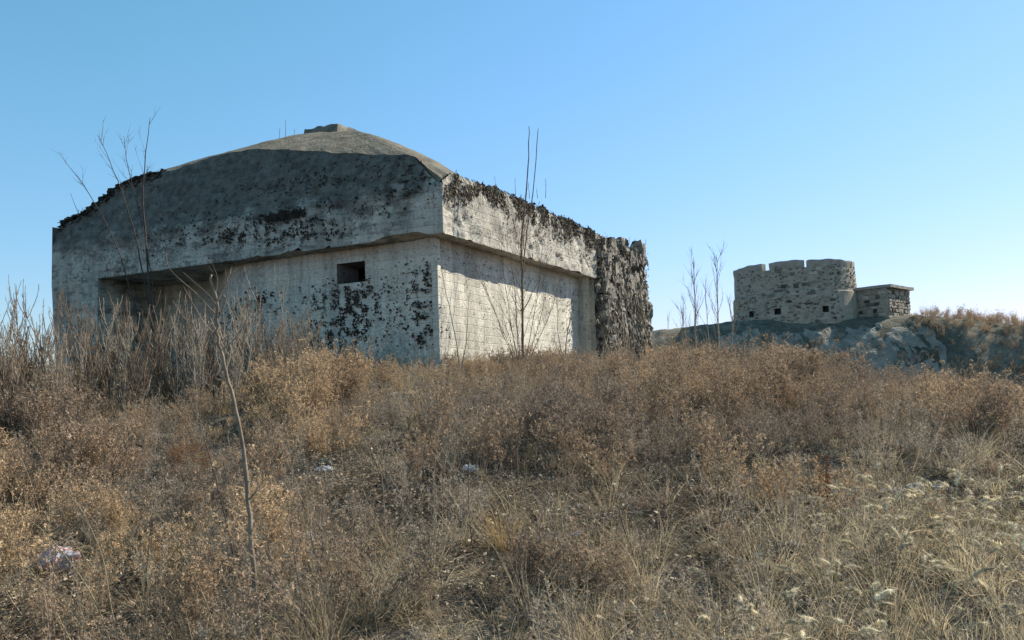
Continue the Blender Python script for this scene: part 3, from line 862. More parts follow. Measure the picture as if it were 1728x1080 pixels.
# dark multi-stemmed sapling against the shaded front wall
def crown_dark(c, L):
    for P in L: twigs_on(c, P, .45, 9, .75, .005, .55, 2, 5, (0, 0, .25))
sapling((-7.6, 18.7), 'tall dark sapling with fanning twigs rising past the left roof edge of the bunker',
        [([(0, 0, 0), (-.05, 0, 1.8), (-.25, .05, 4.0), (-.2, .05, 4.9), (-.1, .05, 5.9)], (.030), .005),
         ([(.02, .05, 0), (-.1, .1, 1.6), (-.5, .15, 3.5), (-.95, .2, 4.8), (-1.3, .2, 5.6)], .022, .004),
         ([(-.05, -.05, 0), (-.3, -.05, 1.5), (-.8, -.1, 3.2), (-1.45, -.1, 4.4), (-1.9, -.1, 5.0)], .020, .0035),
         ([(.05, .0, 0), (.06, .0, 1.6), (-.25, .0, 3.6), (-.55, 0, 4.8), (-.65, 0, 5.5)], .018, .0035)], 'bark_dark', crown_dark)

def crown_right(c, L):
    twigs_on(c, L[0][:10], .2, 8, 2.2, .008, .42, 4, 7, (0, 0, .35))
    low = L[0][:13]
    twigs_on(c, low, .3, 22, .9, .0065, .6, 3, 4)
    twigs_on(c, L[1][:9], .2, 6, .35, .004, .5, 1, 4)
    base = L[0][0]
    for k in range(10):
        a = random.uniform(0, 6.28); sp = random.uniform(.15, .5)
        pts = whip(c, base + Vector((.05 * math.cos(a), .05 * math.sin(a), .05)), (sp * math.cos(a), sp * math.sin(a) * .6, 1), random.uniform(1.6, 3.4), .012, 8, .05, (0, 0, .15))
        twigs_on(c, pts, .3, 9, .55, .0055, .55, 1)
sapling((.18, 19.6), 'slender sapling with two long whips in front of the sunlit side wall',
        [([(0, 0, 0), (.07, 0, 1.5), (.1, 0, 3.0), (.28, 0, 4.4), (.36, 0, 5.65)], .030, .009),
         ([(.09, 0, 2.2), (.22, .05, 3.2), (.42, .05, 4.3), (.56, .05, 5.6)], .016, .008)], 'bark_brown', crown_right)
def crown_small(c, L):
    for P in L: twigs_on(c, P, .3, 8, .5, .004, .5, 2)
sapling((-1.02, 17.1), 'small thin sapling, partly standing for wall shadow lines, close to the near corner of the bunker', [([(0, 0, 0), (-.06, 0, .8), (-.2, 0, 1.6), (-.32, 0, 2.3)], .016, .003), ([(0, 0, .3), (.12, 0, .9), (.2, 0, 1.8)], .012, .003)], 'bark_pale', crown_small)  # thin stems partly stand for shadow lines cast on the side wall
sapling((1.15, 20.3), 'thin leaning sapling by the far end of the sunlit side wall', [([(0, 0, 0), (.1, 0, .8), (.3, 0, 1.6), (.55, 0, 2.5)], .016, .003), ([(0, 0, .2), (-.1, 0, .9), (-.1, 0, 1.9)], .012, .003)], 'bark_pale', crown_small)

def crown_birch(c, L):
    for P in L: twigs_on(c, P, .22, 20, 1.3, .011, .36, 3, 6, (0, 0, .5))
sapling((6.15, 29.5), 'shorter of two pale bare saplings standing between the bunker and the far hill', [([(0, 0, 0), (-.05, 0, 1.9), (-.02, 0, 3.4), (.02, 0, 4.9)], .035, .008), ([(.05, 0, .2), (-.3, 0, 1.6), (-.5, 0, 3.4)], .02, .006)], 'bark_white', crown_birch, 'pale saplings before the hill')
sapling((6.95, 30.0), 'taller of two pale bare saplings standing between the bunker and the far hill', [([(0, 0, 0), (.02, 0, 2.2), (.05, 0, 4.2), (.12, 0, 5.9)], .038, .008), ([(-.05, 0, .2), (-.25, 0, 2.0), (-.35, 0, 4.3)], .024, .006), ([(.05, 0, .2), (.35, 0, 1.8), (.55, 0, 3.8)], .022, .006)], 'bark_white', crown_birch, 'pale saplings before the hill')
sapling((5.0, 28.0), 'wispy thin sapling just right of the ragged end of the bunker', [([(0, 0, 0), (.3, 0, 1.4), (.5, 0, 2.9)], .014, .004), ([(0, 0, .3), (-.1, 0, 1.2), (-.05, 0, 2.4)], .012, .004)], 'bark_pale', crown_small)

# upright bare shrubs with bristly candelabra shoots at the left of the bunker
def bare_shrub(x, y, hgt, stems, spread, bark, label):
    z = gz1(x, y) - .04
    e = empty('bare_shrub', (x, y, z)); tag(e, label, 'shrub', 'bare shrubs in front of the bunker')
    t = MB(); c = MB()
    for k in range(stems):
        a = random.uniform(0, 6.28); sp = random.uniform(.1, 1) * spread
        pts = whip(t, (.12 * math.cos(a), .12 * math.sin(a), 0), (sp * math.cos(a), sp * math.sin(a), 1), hgt * random.uniform(.6, 1.0), random.uniform(.009, .016), 8, .09, (0, 0, .35), 5)
        for q in range(12):
            i = random.randrange(1, 8); P0 = pts[i]; b = random.uniform(0, 6.28)
            p2 = whip(c, P0, (.55 * math.cos(b), .55 * math.sin(b), .8), hgt * random.uniform(.15, .34), .006, 6, .08, (-.3 * math.cos(b), -.3 * math.sin(b), .75), 4, .6)
            # short bristle twigs along the shoot
            twigs_on(c, p2, .1, 10, .10, .0028, .6, 0, 2, (0, 0, .4), 3)
        twigs_on(c, pts, .3, 9, .12, .003, .6, 0, 2, (0, 0, .4), 3)
    t.build('stems', M[bark], e, True); c.build('shoots', M[bark], e)
    return e
S = [(-6.56, 14.6, 2.1, 4, .35, 'bark_white', 'tall whitish bare shrub standing against the left pier of the bunker'),
     (-5.55, 15.2, 1.9, 6, .45, 'bark_white', 'pale bristly shrub under the left end of the roof overhang'),
     (-5.0, 15.6, 2.05, 8, .40, 'bark_pale', 'dense upright shrub in the dark hollow below the overhang'),
     (-4.45, 15.5, 2.15, 7, .35, 'bark_white', 'tall pale bristly shrub left of the nearest sapling stem'),
     (-4.9, 14.6, 1.5, 6, .55, 'bark_pale', 'low spreading pale shrub at the edge of the dark hollow'),
     (-6.1, 15.9, 1.7, 5, .5, 'bark_brown', 'brownish bare shrub leaning beside the left pier'),
     (-3.95, 15.2, 1.9, 5, .35, 'bark_pale', 'narrow pale shrub right behind the nearest sapling stem'),
     (-7.2, 13.2, 1.9, 7, .4, 'bark_pale', 'bushy pale shrub outlined against the sky left of the bunker'),
     (-7.9, 13.6, 2.0, 8, .4, 'bark_pale', 'pale shrub at the far left edge of the picture'),
     (-6.75, 12.9, 1.7, 6, .45, 'bark_pale', 'bristly shrub in front of the left edge of the bunker'),
     (-7.0, 12.2, 1.8, 3, .22, 'bark_dark', 'dark straight stemmed weed shrub left of the bunker edge'),
     (-8.4, 14.8, 2.2, 8, .5, 'bark_pale', 'tall grey shrub far left behind the pale ones'),
     (-7.35, 15.5, 2.0, 7, .5, 'bark_brown', 'brown shrub hugging the foot of the left bunker edge'),
     (-5.9, 13.4, 1.3, 6, .6, 'bark_brown', 'low brown shrub below the tall whitish one')]
S += [(-5.3, 14.2, 1.9, 7, .35, 'bark_white', 'whitish candelabra shrub in front of the dark recess'),
      (-4.55, 14.3, 1.7, 6, .4, 'bark_white', 'whitish shrub just left of the nearest sapling stem and low'),
      (-6.35, 14.9, 1.8, 6, .4, 'bark_pale', 'pale shrub between the tall whitish one and the recess'),
      (-8.6, 13.4, 1.9, 7, .4, 'bark_brown', 'brown bare shrub cut by the left picture edge'),
      (-7.0, 14.2, 1.6, 8, .55, 'bark_pale', 'wide grey shrub below the left corner of the bunker'),
      (-8.0, 12.4, 1.6, 7, .4, 'bark_white', 'whitish shrub low at the left picture edge'),
      (-3.4, 15.6, 1.5, 5, .35, 'bark_pale', 'short pale shrub at the foot of the creeper spots')]
S += [(-5.75, 14.9, 2.0, 9, .4, 'bark_brown', 'dense brown brush in front of the left end of the recess'),
      (-5.0, 15.0, 1.8, 9, .45, 'bark_brown', 'brown twiggy brush in the middle of the recess'),
      (-4.3, 15.9, 1.7, 8, .4, 'bark_brown', 'brown twiggy brush at the right end of the recess'),
      (-6.9, 15.2, 2.0, 9, .45, 'bark_brown', 'tall brown brush covering the foot of the left pier'),
      (-8.1, 14.4, 2.3, 10, .4, 'bark_brown', 'tallest brown brush against the sky at the left'),
      (-7.5, 12.5, 1.8, 9, .4, 'bark_brown', 'thick brown brush low at the left between pale shrubs'),
      (-3.7, 14.6, 1.5, 7, .4, 'bark_pale', 'thin pale brush right of the nearest sapling stem')]
for q in S: bare_shrub(*q)

# weed stalks growing out of the roof
def roof_stalks(v, u, z, items, label, bark='bark_brown'):
    p = b2w(v, u, z); e = MB()
    for (dx, L, lean) in items:
        pts = whip(e, (dx, 0, 0), (lean, 0, 1), L, .010, 6, .03, (0, 0, .05), 4, .4)
        twigs_on(e, pts, .5, 2, .08, .004, .5)
    o = e.build('roof_weed', M[bark]); o.location = p; tag(o, label, 'weed', 'weeds growing on the bunker roof')
roof_stalks(3.4, 7.0, 6.85, [(0, .68, 0), (-.17, .45, -.03), (.24, .42, .02), (.10, .18, 0)], 'thin upright weed stalks on the dome beside the roof cap')
roof_stalks(4.0, .25, 4.5, [(0, .55, .05), (.35, .42, .02), (.75, .50, .08), (-.45, .6, -.12), (.55, .25, 0)], 'dry weed stalks on the side roof edge behind the two long whips', 'bark_brown')
roof_stalks(.3, 11.4, 4.85, [(0, .62, -.45), (.05, .18, 0), (-.05, .15, .2)], 'single leaning twig at the far left roof corner', 'bark_dark')
roof_stalks(12.2, .3, 4.5, [(0, .22, 0), (.2, .28, .1), (.4, .2, 0), (.75, .2, .1), (-.3, .2, 0)], 'short weed tufts on top of the ragged far end', 'bark_brown')
roof_stalks(.4, 9.0, 5.65, [(0, .2, 0)], 'tiny twig on the left shoulder of the roof', 'bark_dark')

# ------------------------------------------------------------------ weed kinds (meshes for scattering)
M['fuzz'] = weed_mat('fuzzy_weed', (.30, .235, .18), (.42, .305, .20), (.54, .395, .245), .3)
M['fuzz_stem'] = weed_mat('fuzzy_weed_stem', (.19, .15, .115), (.26, .20, .15), (.34, .27, .19), .2)
M['blade'] = weed_mat('dead_grass_blade', (.30, .24, .155), (.48, .385, .25), (.66, .55, .36), .35)
M['greyweed'] = weed_mat('grey_weed', (.24, .205, .165), (.36, .305, .24), (.50, .425, .325), .35)
M['litter'] = weed_mat('leaf_litter', (.06, .048, .038), (.24, .185, .13), (.58, .50, .39), .1)
M['fox'] = weed_mat('foxtail_head', (.46, .39, .26), (.58, .50, .35), (.70, .62, .45), .35)

def lib(name):
    c = bpy.data.collections.new(name); return c
def fleck(mb, P, d, L, W, m=0):
    s_ = d.orthogonal().normalized(); s_ = Matrix.Rotation(random.uniform(0, 6.28), 3, d) @ s_
    mb.tri(P - s_ * W, P + s_ * W, P + d * L, m)
def ribbon(mb, pts, w0, m=0):
    d = (pts[-1] - pts[0]).normalized(); s_ = d.orthogonal().normalized(); s_ = Matrix.Rotation(random.uniform(0, 6.28), 3, d) @ s_
    k = len(pts) - 1; i0 = len(mb.v)
    for i, p in enumerate(pts):
        ww = w0 * (1 - .85 * i / k); mb.v += [tuple(p - s_ * ww), tuple(p + s_ * ww)]
    for i in range(k): mb.f.append((i0 + 2 * i, i0 + 2 * i + 1, i0 + 2 * i + 3, i0 + 2 * i + 2)); mb.mi.append(m)
def curve_pts(p0, d, L, seg, wob, bend):
    p = Vector(p0); d = Vector(d).normalized(); o = [p.copy()]
    for k in range(seg):
        d = (d + Vector((random.gauss(0, wob), random.gauss(0, wob), random.gauss(0, wob))) + Vector(bend) / seg).normalized()
        p = p + d * (L / seg); o.append(p.copy())
    return o

def fuzzy(h_, stems, spread, br, fl, fsz, mats):
    mb = MB()
    for s_ in range(stems):
        a = random.uniform(0, 6.28); sp = spread * random.uniform(.2, 1)
        L = h_ * random.uniform(.65, 1.05)
        P = curve_pts((.03 * math.cos(a), .03 * math.sin(a), 0), (sp * math.cos(a), sp * math.sin(a), 1), L, 5, .08, (0, 0, .1))
        ribbon(mb, P, .0042, 1); 
        for b in range(br):
            t = random.uniform(.22, 1.0) * 4.99; i = int(t); Q = P[i].lerp(P[i + 1], t - i)
            d = (P[i + 1] - P[i]).normalized(); sd_ = Matrix.Rotation(random.uniform(0, 6.28), 3, d) @ d.orthogonal().normalized()
            l = h_ * random.uniform(.10, .26) * (1.25 - .7 * t / 5)
            T = curve_pts(Q, d * .7 + sd_ * .8, l, 2, .1, (0, 0, .5))
            ribbon(mb, T, .0021, 1)
            for k in range(fl):
                tt = random.uniform(.35, 1) * 1.99; ii = int(tt); F = T[ii].lerp(T[ii + 1], tt - ii)
                fd = Vector((random.gauss(0, 1), random.gauss(0, 1), random.gauss(.5, .8))).normalized()
                fleck(mb, F, fd, fsz * random.uniform(.6, 1.6), fsz * random.uniform(.14, .3), 0)
    return mb
def tuft(n_, h_, spread, droop, w_):
    mb = MB()
    for k in range(n_):
        a = random.uniform(0, 6.28); sp = spread * random.uniform(.1, 1); r0 = random.uniform(0, .06)
        L = h_ * random.uniform(.45, 1.1)
        P = curve_pts((r0 * math.cos(a), r0 * math.sin(a), 0), (sp * math.cos(a), sp * math.sin(a), 1), L, 4, .12, (droop * math.cos(a), droop * math.sin(a), -droop * .8))
        ribbon(mb, P, w_, 0)
    return mb
def stalk(h_, tw):
    mb = MB()
    P = curve_pts((0, 0, 0), (random.gauss(0, .12), random.gauss(0, .12), 1), h_, 7, .05, (0, 0, 0))
    mb.tube(P, [.0038 * (1 - .6 * i / 7) for i in range(8)], 3)
    for k in range(tw):
        t = random.uniform(.3, .98) * 6.99; i = int(t); Q = P[i].lerp(P[i + 1], t - i)
        a = random.uniform(0, 6.28)
        T = curve_pts(Q, (math.cos(a) * .6, math.sin(a) * .6, .8), h_ * random.uniform(.06, .24), 3, .1, (0, 0, .3)); ribbon(mb, T, .0018)
        for q in range(5): fleck(mb, T[-1].lerp(T[1], random.random()), Vector((random.gauss(0, 1), random.gauss(0, 1), random.gauss(0, 1))).normalized(), .014, .004)
    return mb
def litter(n_, rad, flat):
    mb = MB()
    for k in range(n_):
        r = rad * math.sqrt(random.random()); a = random.uniform(0, 6.28); p = Vector((r * math.cos(a), r * math.sin(a), random.uniform(.0, flat)))
        b = random.uniform(0, 6.28); d = Vector((math.cos(b), math.sin(b), random.gauss(0, .25))).normalized()
        if random.random() < .62:
            ribbon(mb, curve_pts(p, d, random.uniform(.06, .28), 2, .15, (0, 0, -.2)), random.uniform(.001, .0028))
        else:
            n = Vector((random.gauss(0, .5), random.gauss(0, .5), 1)).normalized(); leaf(mb, p, n, (d - n * d.dot(n)).normalized(), random.uniform(.015, .05), random.uniform(.01, .035))
    return mb
def foxtail(h_, heads):
    mb = MB()
    for s_ in range(heads):
        a = random.uniform(0, 6.28); L = h_ * random.uniform(.7, 1.05)
        P = curve_pts((random.uniform(-.05, .05), random.uniform(-.05, .05), 0), (.3 * math.cos(a), .3 * math.sin(a), 1), L, 5, .06, (.35 * math.cos(a), .35 * math.sin(a), 0))
        mb.tube(P, [.0022, .002, .0018, .0016, .0014, .0012], 3, m=1)
        H = curve_pts(P[-1], P[-1] - P[-2], random.uniform(.08, .125), 6, .04, (1.1 * math.cos(a), 1.1 * math.sin(a), -.8))
        rr_ = [.003, .006, .0072, .007, .0065, .005, .0025]; mb.tube(H, rr_, 5, m=0)
        for k in range(110):
            t = random.random() * 5.99; i = int(t); Q = H[i].lerp(H[i + 1], t - i); d = (H[i + 1] - H[i]).normalized()
            sd_ = Matrix.Rotation(random.uniform(0, 6.28), 3, d) @ d.orthogonal().normalized()
            fleck(mb, Q + sd_ * .006, (sd_ + d * .8).normalized(), random.uniform(.011, .019), .0014, 0)
        for k in range(3):
            i = random.randrange(1, 4); b = random.uniform(0, 6.28)
            ribbon(mb, curve_pts(P[i], (math.cos(b), math.sin(b), .7), random.uniform(.08, .18), 4, .1, (0, 0, -1.3)), .0035, 2)
    return mb

def make_lib(name, gens, mats):
    c = lib(name)
    for k, g_ in enumerate(gens): g_.build('%s_%02d' % (name, k), mats, None, col=c)
    return c
L_fuzz = make_lib('fuzzy_weed', [fuzzy(.62, 8, .42, 13, 9, .026, 0), fuzzy(.55, 9, .6, 12, 9, .024, 0), fuzzy(.75, 8, .3, 15, 8, .028, 0), fuzzy(.48, 10, .8, 11, 9, .022, 0), fuzzy(.66, 9, .5, 14, 7, .022, 0), fuzzy(.85, 6, .25, 16, 8, .026, 0), fuzzy(.95, 7, .28, 12, 3, .020, 0), fuzzy(.40, 14, 1.1, 8, 7, .024, 0)], [M['fuzz'], M['fuzz_stem']])
L_grey = make_lib('grey_weed', [fuzzy(.45, 8, .7, 9, 6, .022, 0), fuzzy(.6, 6, .4, 10, 5, .024, 0), fuzzy(.35, 10, 1.0, 9, 6, .02, 0), fuzzy(.7, 5, .3, 11, 4, .02, 0)], [M['greyweed'], M['greyweed']])
L_tuft = make_lib('grass_tuft', [tuft(46, .34, .6, .7, .0022), tuft(40, .45, .45, .5, .0024), tuft(55, .24, .9, .8, .002), tuft(30, .6, .3, .5, .0022), tuft(60, .30, 1.1, 1.3, .0026)], [M['blade']])
L_stalk = make_lib('weed_stalk', [stalk(.9, 9), stalk(.7, 7), stalk(1.15, 12), stalk(.6, 4), stalk(1.0, 3)], [M['fuzz_stem']])
L_litter = make_lib('litter_patch', [litter(110, .42, .05), litter(130, .5, .03), litter(90, .35, .08)], [M['litter']])
L_fox = make_lib('foxtail', [foxtail(.42, 3), foxtail(.5, 4), foxtail(.36, 2), foxtail(.46, 3)], [M['fox'], M['blade'], M['blade']])

def scatter(name, label, pts, rots, scl, idx, tint, coll, surface_mats=()):
    me = bpy.data.meshes.new(name)
    me.from_pydata([tuple(p) for p in pts], [], [])
    n_ = len(pts)
    a = me.attributes.new('rot', 'FLOAT_VECTOR', 'POINT'); a.data.foreach_set('vector', np.asarray(rots, np.float32).ravel())
    a = me.attributes.new('scl', 'FLOAT', 'POINT'); a.data.foreach_set('value', np.asarray(scl, np.float32))
    a = me.attributes.new('idx', 'INT', 'POINT'); a.data.foreach_set('value', np.asarray(idx, np.int32))
    a = me.attributes.new('tint', 'FLOAT', 'POINT'); a.data.foreach_set('value', np.asarray(tint, np.float32))
    o = bpy.data.objects.new(name, me); C.objects.link(o); tag(o, label, None, None, 'stuff')
    ng = bpy.data.node_groups.new(name + '_scatter', 'GeometryNodeTree')
    ng.interface.new_socket('Geometry', in_out='INPUT', socket_type='NodeSocketGeometry')
    ng.interface.new_socket('Geometry', in_out='OUTPUT', socket_type='NodeSocketGeometry')
    N_ = ng.nodes; gi = N_.new('NodeGroupInput'); go = N_.new('NodeGroupOutput')
    ip = N_.new('GeometryNodeInstanceOnPoints'); ci = N_.new('GeometryNodeCollectionInfo')
    ci.inputs['Collection'].default_value = coll; ci.inputs['Separate Children'].default_value = True; ci.inputs['Reset Children'].default_value = True
    def attr(nm, ty):
        q = N_.new('GeometryNodeInputNamedAttribute'); q.data_type = ty; q.inputs['Name'].default_value = nm; return q.outputs['Attribute']
    e2r = N_.new('FunctionNodeEulerToRotation')
    ng.links.new(attr('rot', 'FLOAT_VECTOR'), e2r.inputs[0])
    ng.links.new(gi.outputs[0], ip.inputs['Points']); ng.links.new(ci.outputs[0], ip.inputs['Instance'])
    ip.inputs['Pick Instance'].default_value = True
    ng.links.new(attr('idx', 'INT'), ip.inputs['Instance Index'])
    ng.links.new(e2r.outputs[0], ip.inputs['Rotation'])
    ng.links.new(attr('scl', 'FLOAT'), ip.inputs['Scale'])
    ng.links.new(ip.outputs[0], go.inputs[0])
    md = o.modifiers.new('scatter', 'NODES'); md.node_group = ng
    return o

def in_bunker(x, y, pad=.0):
    qx = x - AX; qy = y - AY
    v = qx * dRv[0] + qy * dRv[1]; u = qx * dLv[0] + qy * dLv[1]
    a = (v > .45 - pad) & (v < 13.9) & (u > .45 - pad) & (u < 11.8)
    return a | ((v > -pad) & (v < 8.8) & (u > 10.2) & (u < 12 + pad)) | ((v > 8.6) & (v < 14 + pad) & (u > -pad) & (u < 4))

def field(n_, y0, y1, dens, seed, half=.66, extra=1.2, ypow=1.0):
    r = np.random.default_rng(seed)
    t = r.random(n_)
    y = np.sqrt(y0 ** 2 + t * (y1 ** 2 - y0 ** 2))
    x = (r.random(n_) * 2 - 1) * (half * y + extra)
    keep = r.random(n_) < dens(x, y)
    keep &= ~in_bunker(x, y, .05)
    x = x[keep]; y = y[keep]
    return x, y, gz(x, y), r
def std(n_, r, tilt=.12): return np.stack([r.normal(0, tilt, n_), r.normal(0, tilt, n_), r.random(n_) * 6.283], 1)

def crest(x, y):      # 1 on the upper slope thick with weeds, 0 on the open foot of the slope
    edge_ = 9.6 + (fbm(x * .35, y * .35, 61, 3) - .5) * 3.0 - 2.2 * smooth(-1.5, -3.5, x) - 1.0 * smooth(5, 7.5, x)
    return smooth(0, 1.8, y - edge_)
def hollow(x, y):     # bare dark hollow at the foot of the left part of the front wall
    return np.exp(-(((x + 6.0) / 1.9) ** 2 + ((y - 18.0) / 1.6) ** 2))

def bare(x, y):       # open trampled ground with litter between the weeds
    a = np.exp(-(((x - 1.9) / 3.1) ** 2 + ((y - 8.3) / 1.9) ** 2) ** 2)
    b = .85 * np.exp(-(((x + 1.55 + .12 * (y - 9)) / .75) ** 2 + ((y - 9.8) / 2.8) ** 2) ** 2)
    c = .6 * np.exp(-(((x + .2) / .9) ** 2 + ((y - 10.2) / .9) ** 2))
    e_ = np.exp(-(((x + 3.15) / 1.0) ** 2 + ((y - 6.1) / 1.15) ** 2) ** 2) * .95
    f_ = np.exp(-(((x - 4.1) / .9) ** 2 + ((y - 8.5) / 1.0) ** 2) ** 2) * .95
    c = np.maximum(c, np.maximum(e_, f_))
    return np.clip(np.maximum(np.maximum(a, b), c) * (.75 + .5 * fbm(x * 1.1, y * 1.1, 71, 2)), 0, 1)
def lowleft(x, y):    # lower growth in front of the bare shrubs
    return smooth(-.26, -.33, x / np.maximum(y, .1)) * smooth(9.5, 11.5, y)

def d_fox(x, y):
    return smooth(.26, .42, x / y + (fbm(x, y, 341, 2) - .5) * .25) * smooth(7.9, 6.5, y)

def d_fuzz(x, y):
    n1 = fbm(x * .55, y * .55, 301, 3)
    b = crest(x, y) * (.18 + .95 * smooth(.40, .54, n1)) + (1 - crest(x, y)) * smooth(.50, .62, n1) * .45
    left = smooth(-.8, -2.2, x / np.maximum(y, 1) * 6) * .5
    return np.clip(b + left * .5, 0, 1) * (1 - .95 * hollow(x, y)) * (1 - .93 * bare(x, y)) * (1 - .35 * lowleft(x, y)) * (1 - .5 * smooth(6.4, 5.4, y) * smooth(-.25, -.1, x / y)) * (1 - .7 * d_fox(x, y))
x, y, z, r = field(9500, 4.2, 23.5, d_fuzz, 401)
tn = fbm(x * .5, y * .5, 303, 3); tn2 = fbm(x * 1.3, y * 1.3, 305, 2)
left = smooth(-.1, -.35, x / y)
tint = np.clip((tn - .5) * 2.3 + .38 + .26 * left + .12 * smooth(.2, .5, x / y) + (tn2 - .5) * .5 + r.normal(0, .10, len(x)), 0, 1)
sc_ = r.uniform(.65, 1.15, len(x)) * (.62 + .62 * smooth(.32, .68, tn2)) * np.where(y < 8, .8, 1.0) * (1 + .22 * left) * (1 - .45 * lowleft(x, y)) * (1 - .22 * smooth(.2, .12, np.abs(x / y + .02)) * smooth(11, 13, y))
scatter('dry_weeds', 'dense fuzzy brown dry weeds covering the slope below the bunker', np.stack([x, y, z - .03], 1), std(len(x), r, .16), sc_, r.integers(0, 8, len(x)), tint, L_fuzz)

r2_ = np.random.default_rng(55)
xb = r2_.uniform(-9.6, -5.6, 420); yb_ = r2_.uniform(11.8, 16.0, 420)
kb = (xb / yb_ < -.50 + .03 * r2_.normal(0, 1, 420)) & ~in_bunker(xb, yb_, .1)
xb, yb_ = xb[kb], yb_[kb]
scatter('brush', 'tall feathery brown brush tangled among the bare shrubs at the far left', np.stack([xb, yb_, gz(xb, yb_) - .04], 1), std(len(xb), r2_, .12), r2_.uniform(.7, 1.35, len(xb)), r2_.choice([0, 2, 5, 6], len(xb)), np.clip(r2_.normal(.18, .14, len(xb)), 0, 1), L_fuzz)

def d_grey(x, y):
    n1 = fbm(x * .6, y * .6, 311, 3)
    return np.clip(.35 + .7 * smooth(.42, .6, n1), 0, 1) * (1 - .7 * hollow(x, y)) * (1 - .85 * bare(x, y)) * (1 - .4 * lowleft(x, y)) * (1 - .6 * d_fox(x, y))
x, y, z, r = field(4600, 3.8, 23, d_grey, 402)
scatter('grey_weeds', 'low grey-brown weed stems between the taller dry weeds', np.stack([x, y, z - .02], 1), std(len(x), r, .25), r.uniform(.5, 1.05, len(x)), r.integers(0, 4, len(x)), np.clip(r.normal(.45, .22, len(x)), 0, 1), L_grey)

def d_tuft(x, y):
    n1 = fbm(x * .7, y * .7, 321, 3)
    right = smooth(.1, .4, x / y) * smooth(11, 7, y)
    return np.clip(.25 + .5 * smooth(.45, .62, n1) + 1.0 * right + .3 * smooth(7, 5, y), 0, 1) * (1 - .6 * crest(x, y)) * (1 - .6 * bare(x, y))
x, y, z, r = field(8200, 3.6, 18, d_tuft, 403)
scatter('dead_grass', 'tangled straw coloured dead grass at the foot of the slope', np.stack([x, y, z - .02], 1), std(len(x), r, .25), r.uniform(.5, 1.1, len(x)), r.integers(0, 5, len(x)), np.clip(r.normal(.42, .25, len(x)) + .38 * smooth(.12, .4, x / y), 0, 1), L_tuft)

x, y, z, r = field(1500, 3.8, 22.5, lambda x, y: .4 + .6 * smooth(.45, .6, fbm(x * .8, y * .8, 331, 3)), 404)
scatter('weed_stalks', 'thin upright dry weed stalks standing above the brown weeds', np.stack([x, y, z - .03], 1), std(len(x), r, .16), r.uniform(.55, 1.0, len(x)), r.integers(0, 5, len(x)), np.clip(r.normal(.5, .25, len(x)), 0, 1), L_stalk)

x, y, z, r = field(12000, 3.6, 19, lambda x, y: .10 + .30 * (1 - crest(x, y)) + .6 * bare(x, y), 405)
scatter('ground_litter', 'scattered dead leaves and straw lying on the bare ground', np.stack([x, y, z + .004], 1), np.stack([np.zeros(len(x)), np.zeros(len(x)), r.random(len(x)) * 6.28], 1), r.uniform(.7, 1.2, len(x)), r.integers(0, 3, len(x)), np.clip(r.normal(.36, .26, len(x)), 0, 1), L_litter)

x, y, z, r = field(620, 3.8, 8.0, d_fox, 406)
scatter('foxtail_grass', 'foxtail grass with pale drooping fuzzy heads at the lower right', np.stack([x, y, z - .02], 1), std(len(x), r, .15), r.uniform(.8, 1.25, len(x)), r.integers(0, 4, len(x)), np.clip(r.normal(.5, .25, len(x)), 0, 1), L_fox)

# vegetation on and before the hill
r = np.random.default_rng(77)
x = r.uniform(8, 36, 1500); y = r.uniform(50.5, 60, 1500)
k = (r.random(1500) < np.where((x > 25.3), .95, .5)) & ~((np.hypot(x - TX, y - TY) < TR + .1)) & ~((x > 20.5) & (x < 27.2) & (y > 56.9))
k &= ~((hz(x, y) > 4.9) & (x < 25))
x, y = x[k], y[k]
hi = hz(x, y) > 4.4
scatter('hilltop_weeds', 'dry grass and scrub along the crest of the far hill right of the blockhouse', np.stack([x, y, hz(x, y) - .05], 1), std(len(x), r, .15), np.where(hi & (x > 25), r.uniform(.6, 1.35, len(x)), r.uniform(.5, 1.0, len(x))), r.integers(0, 8, len(x)), np.clip(r.normal(.35, .2, len(x)) + .4 * (hi & (x > 25)), 0, 1), L_fuzz)

# ------------------------------------------------------------------ single things lying or standing in the weeds
def lump(name, loc, size, mat, label, cat, group=None, seed=0, fr=2.2, amp=.3, flat=.55):
    bm = bmesh.new(); bmesh.ops.create_icosphere(bm, subdivisions=3, radius=1.0)
    for v in bm.verts:
        q = v.co * fr + Vector((seed * 3.1, seed, -seed * 1.3))
        v.co = v.co * (1 + amp * mnoise.noise(q) + amp * .4 * mnoise.noise(q * 2.7))
        v.co.z *= flat
        if v.co.z < -.25: v.co.z = -.25
        v.co *= size
    me = bpy.data.meshes.new(name); bm.to_mesh(me); bm.free(); me.materials.append(mat)
    o = bpy.data.objects.new(name, me); C.objects.link(o)
    o.location = (loc[0], loc[1], gz1(*loc[:2]) + .02 + (loc[2] if len(loc) > 2 else 0)); o.rotation_euler = (0, 0, seed * 1.9)
    tag(o, label, cat, group); return o

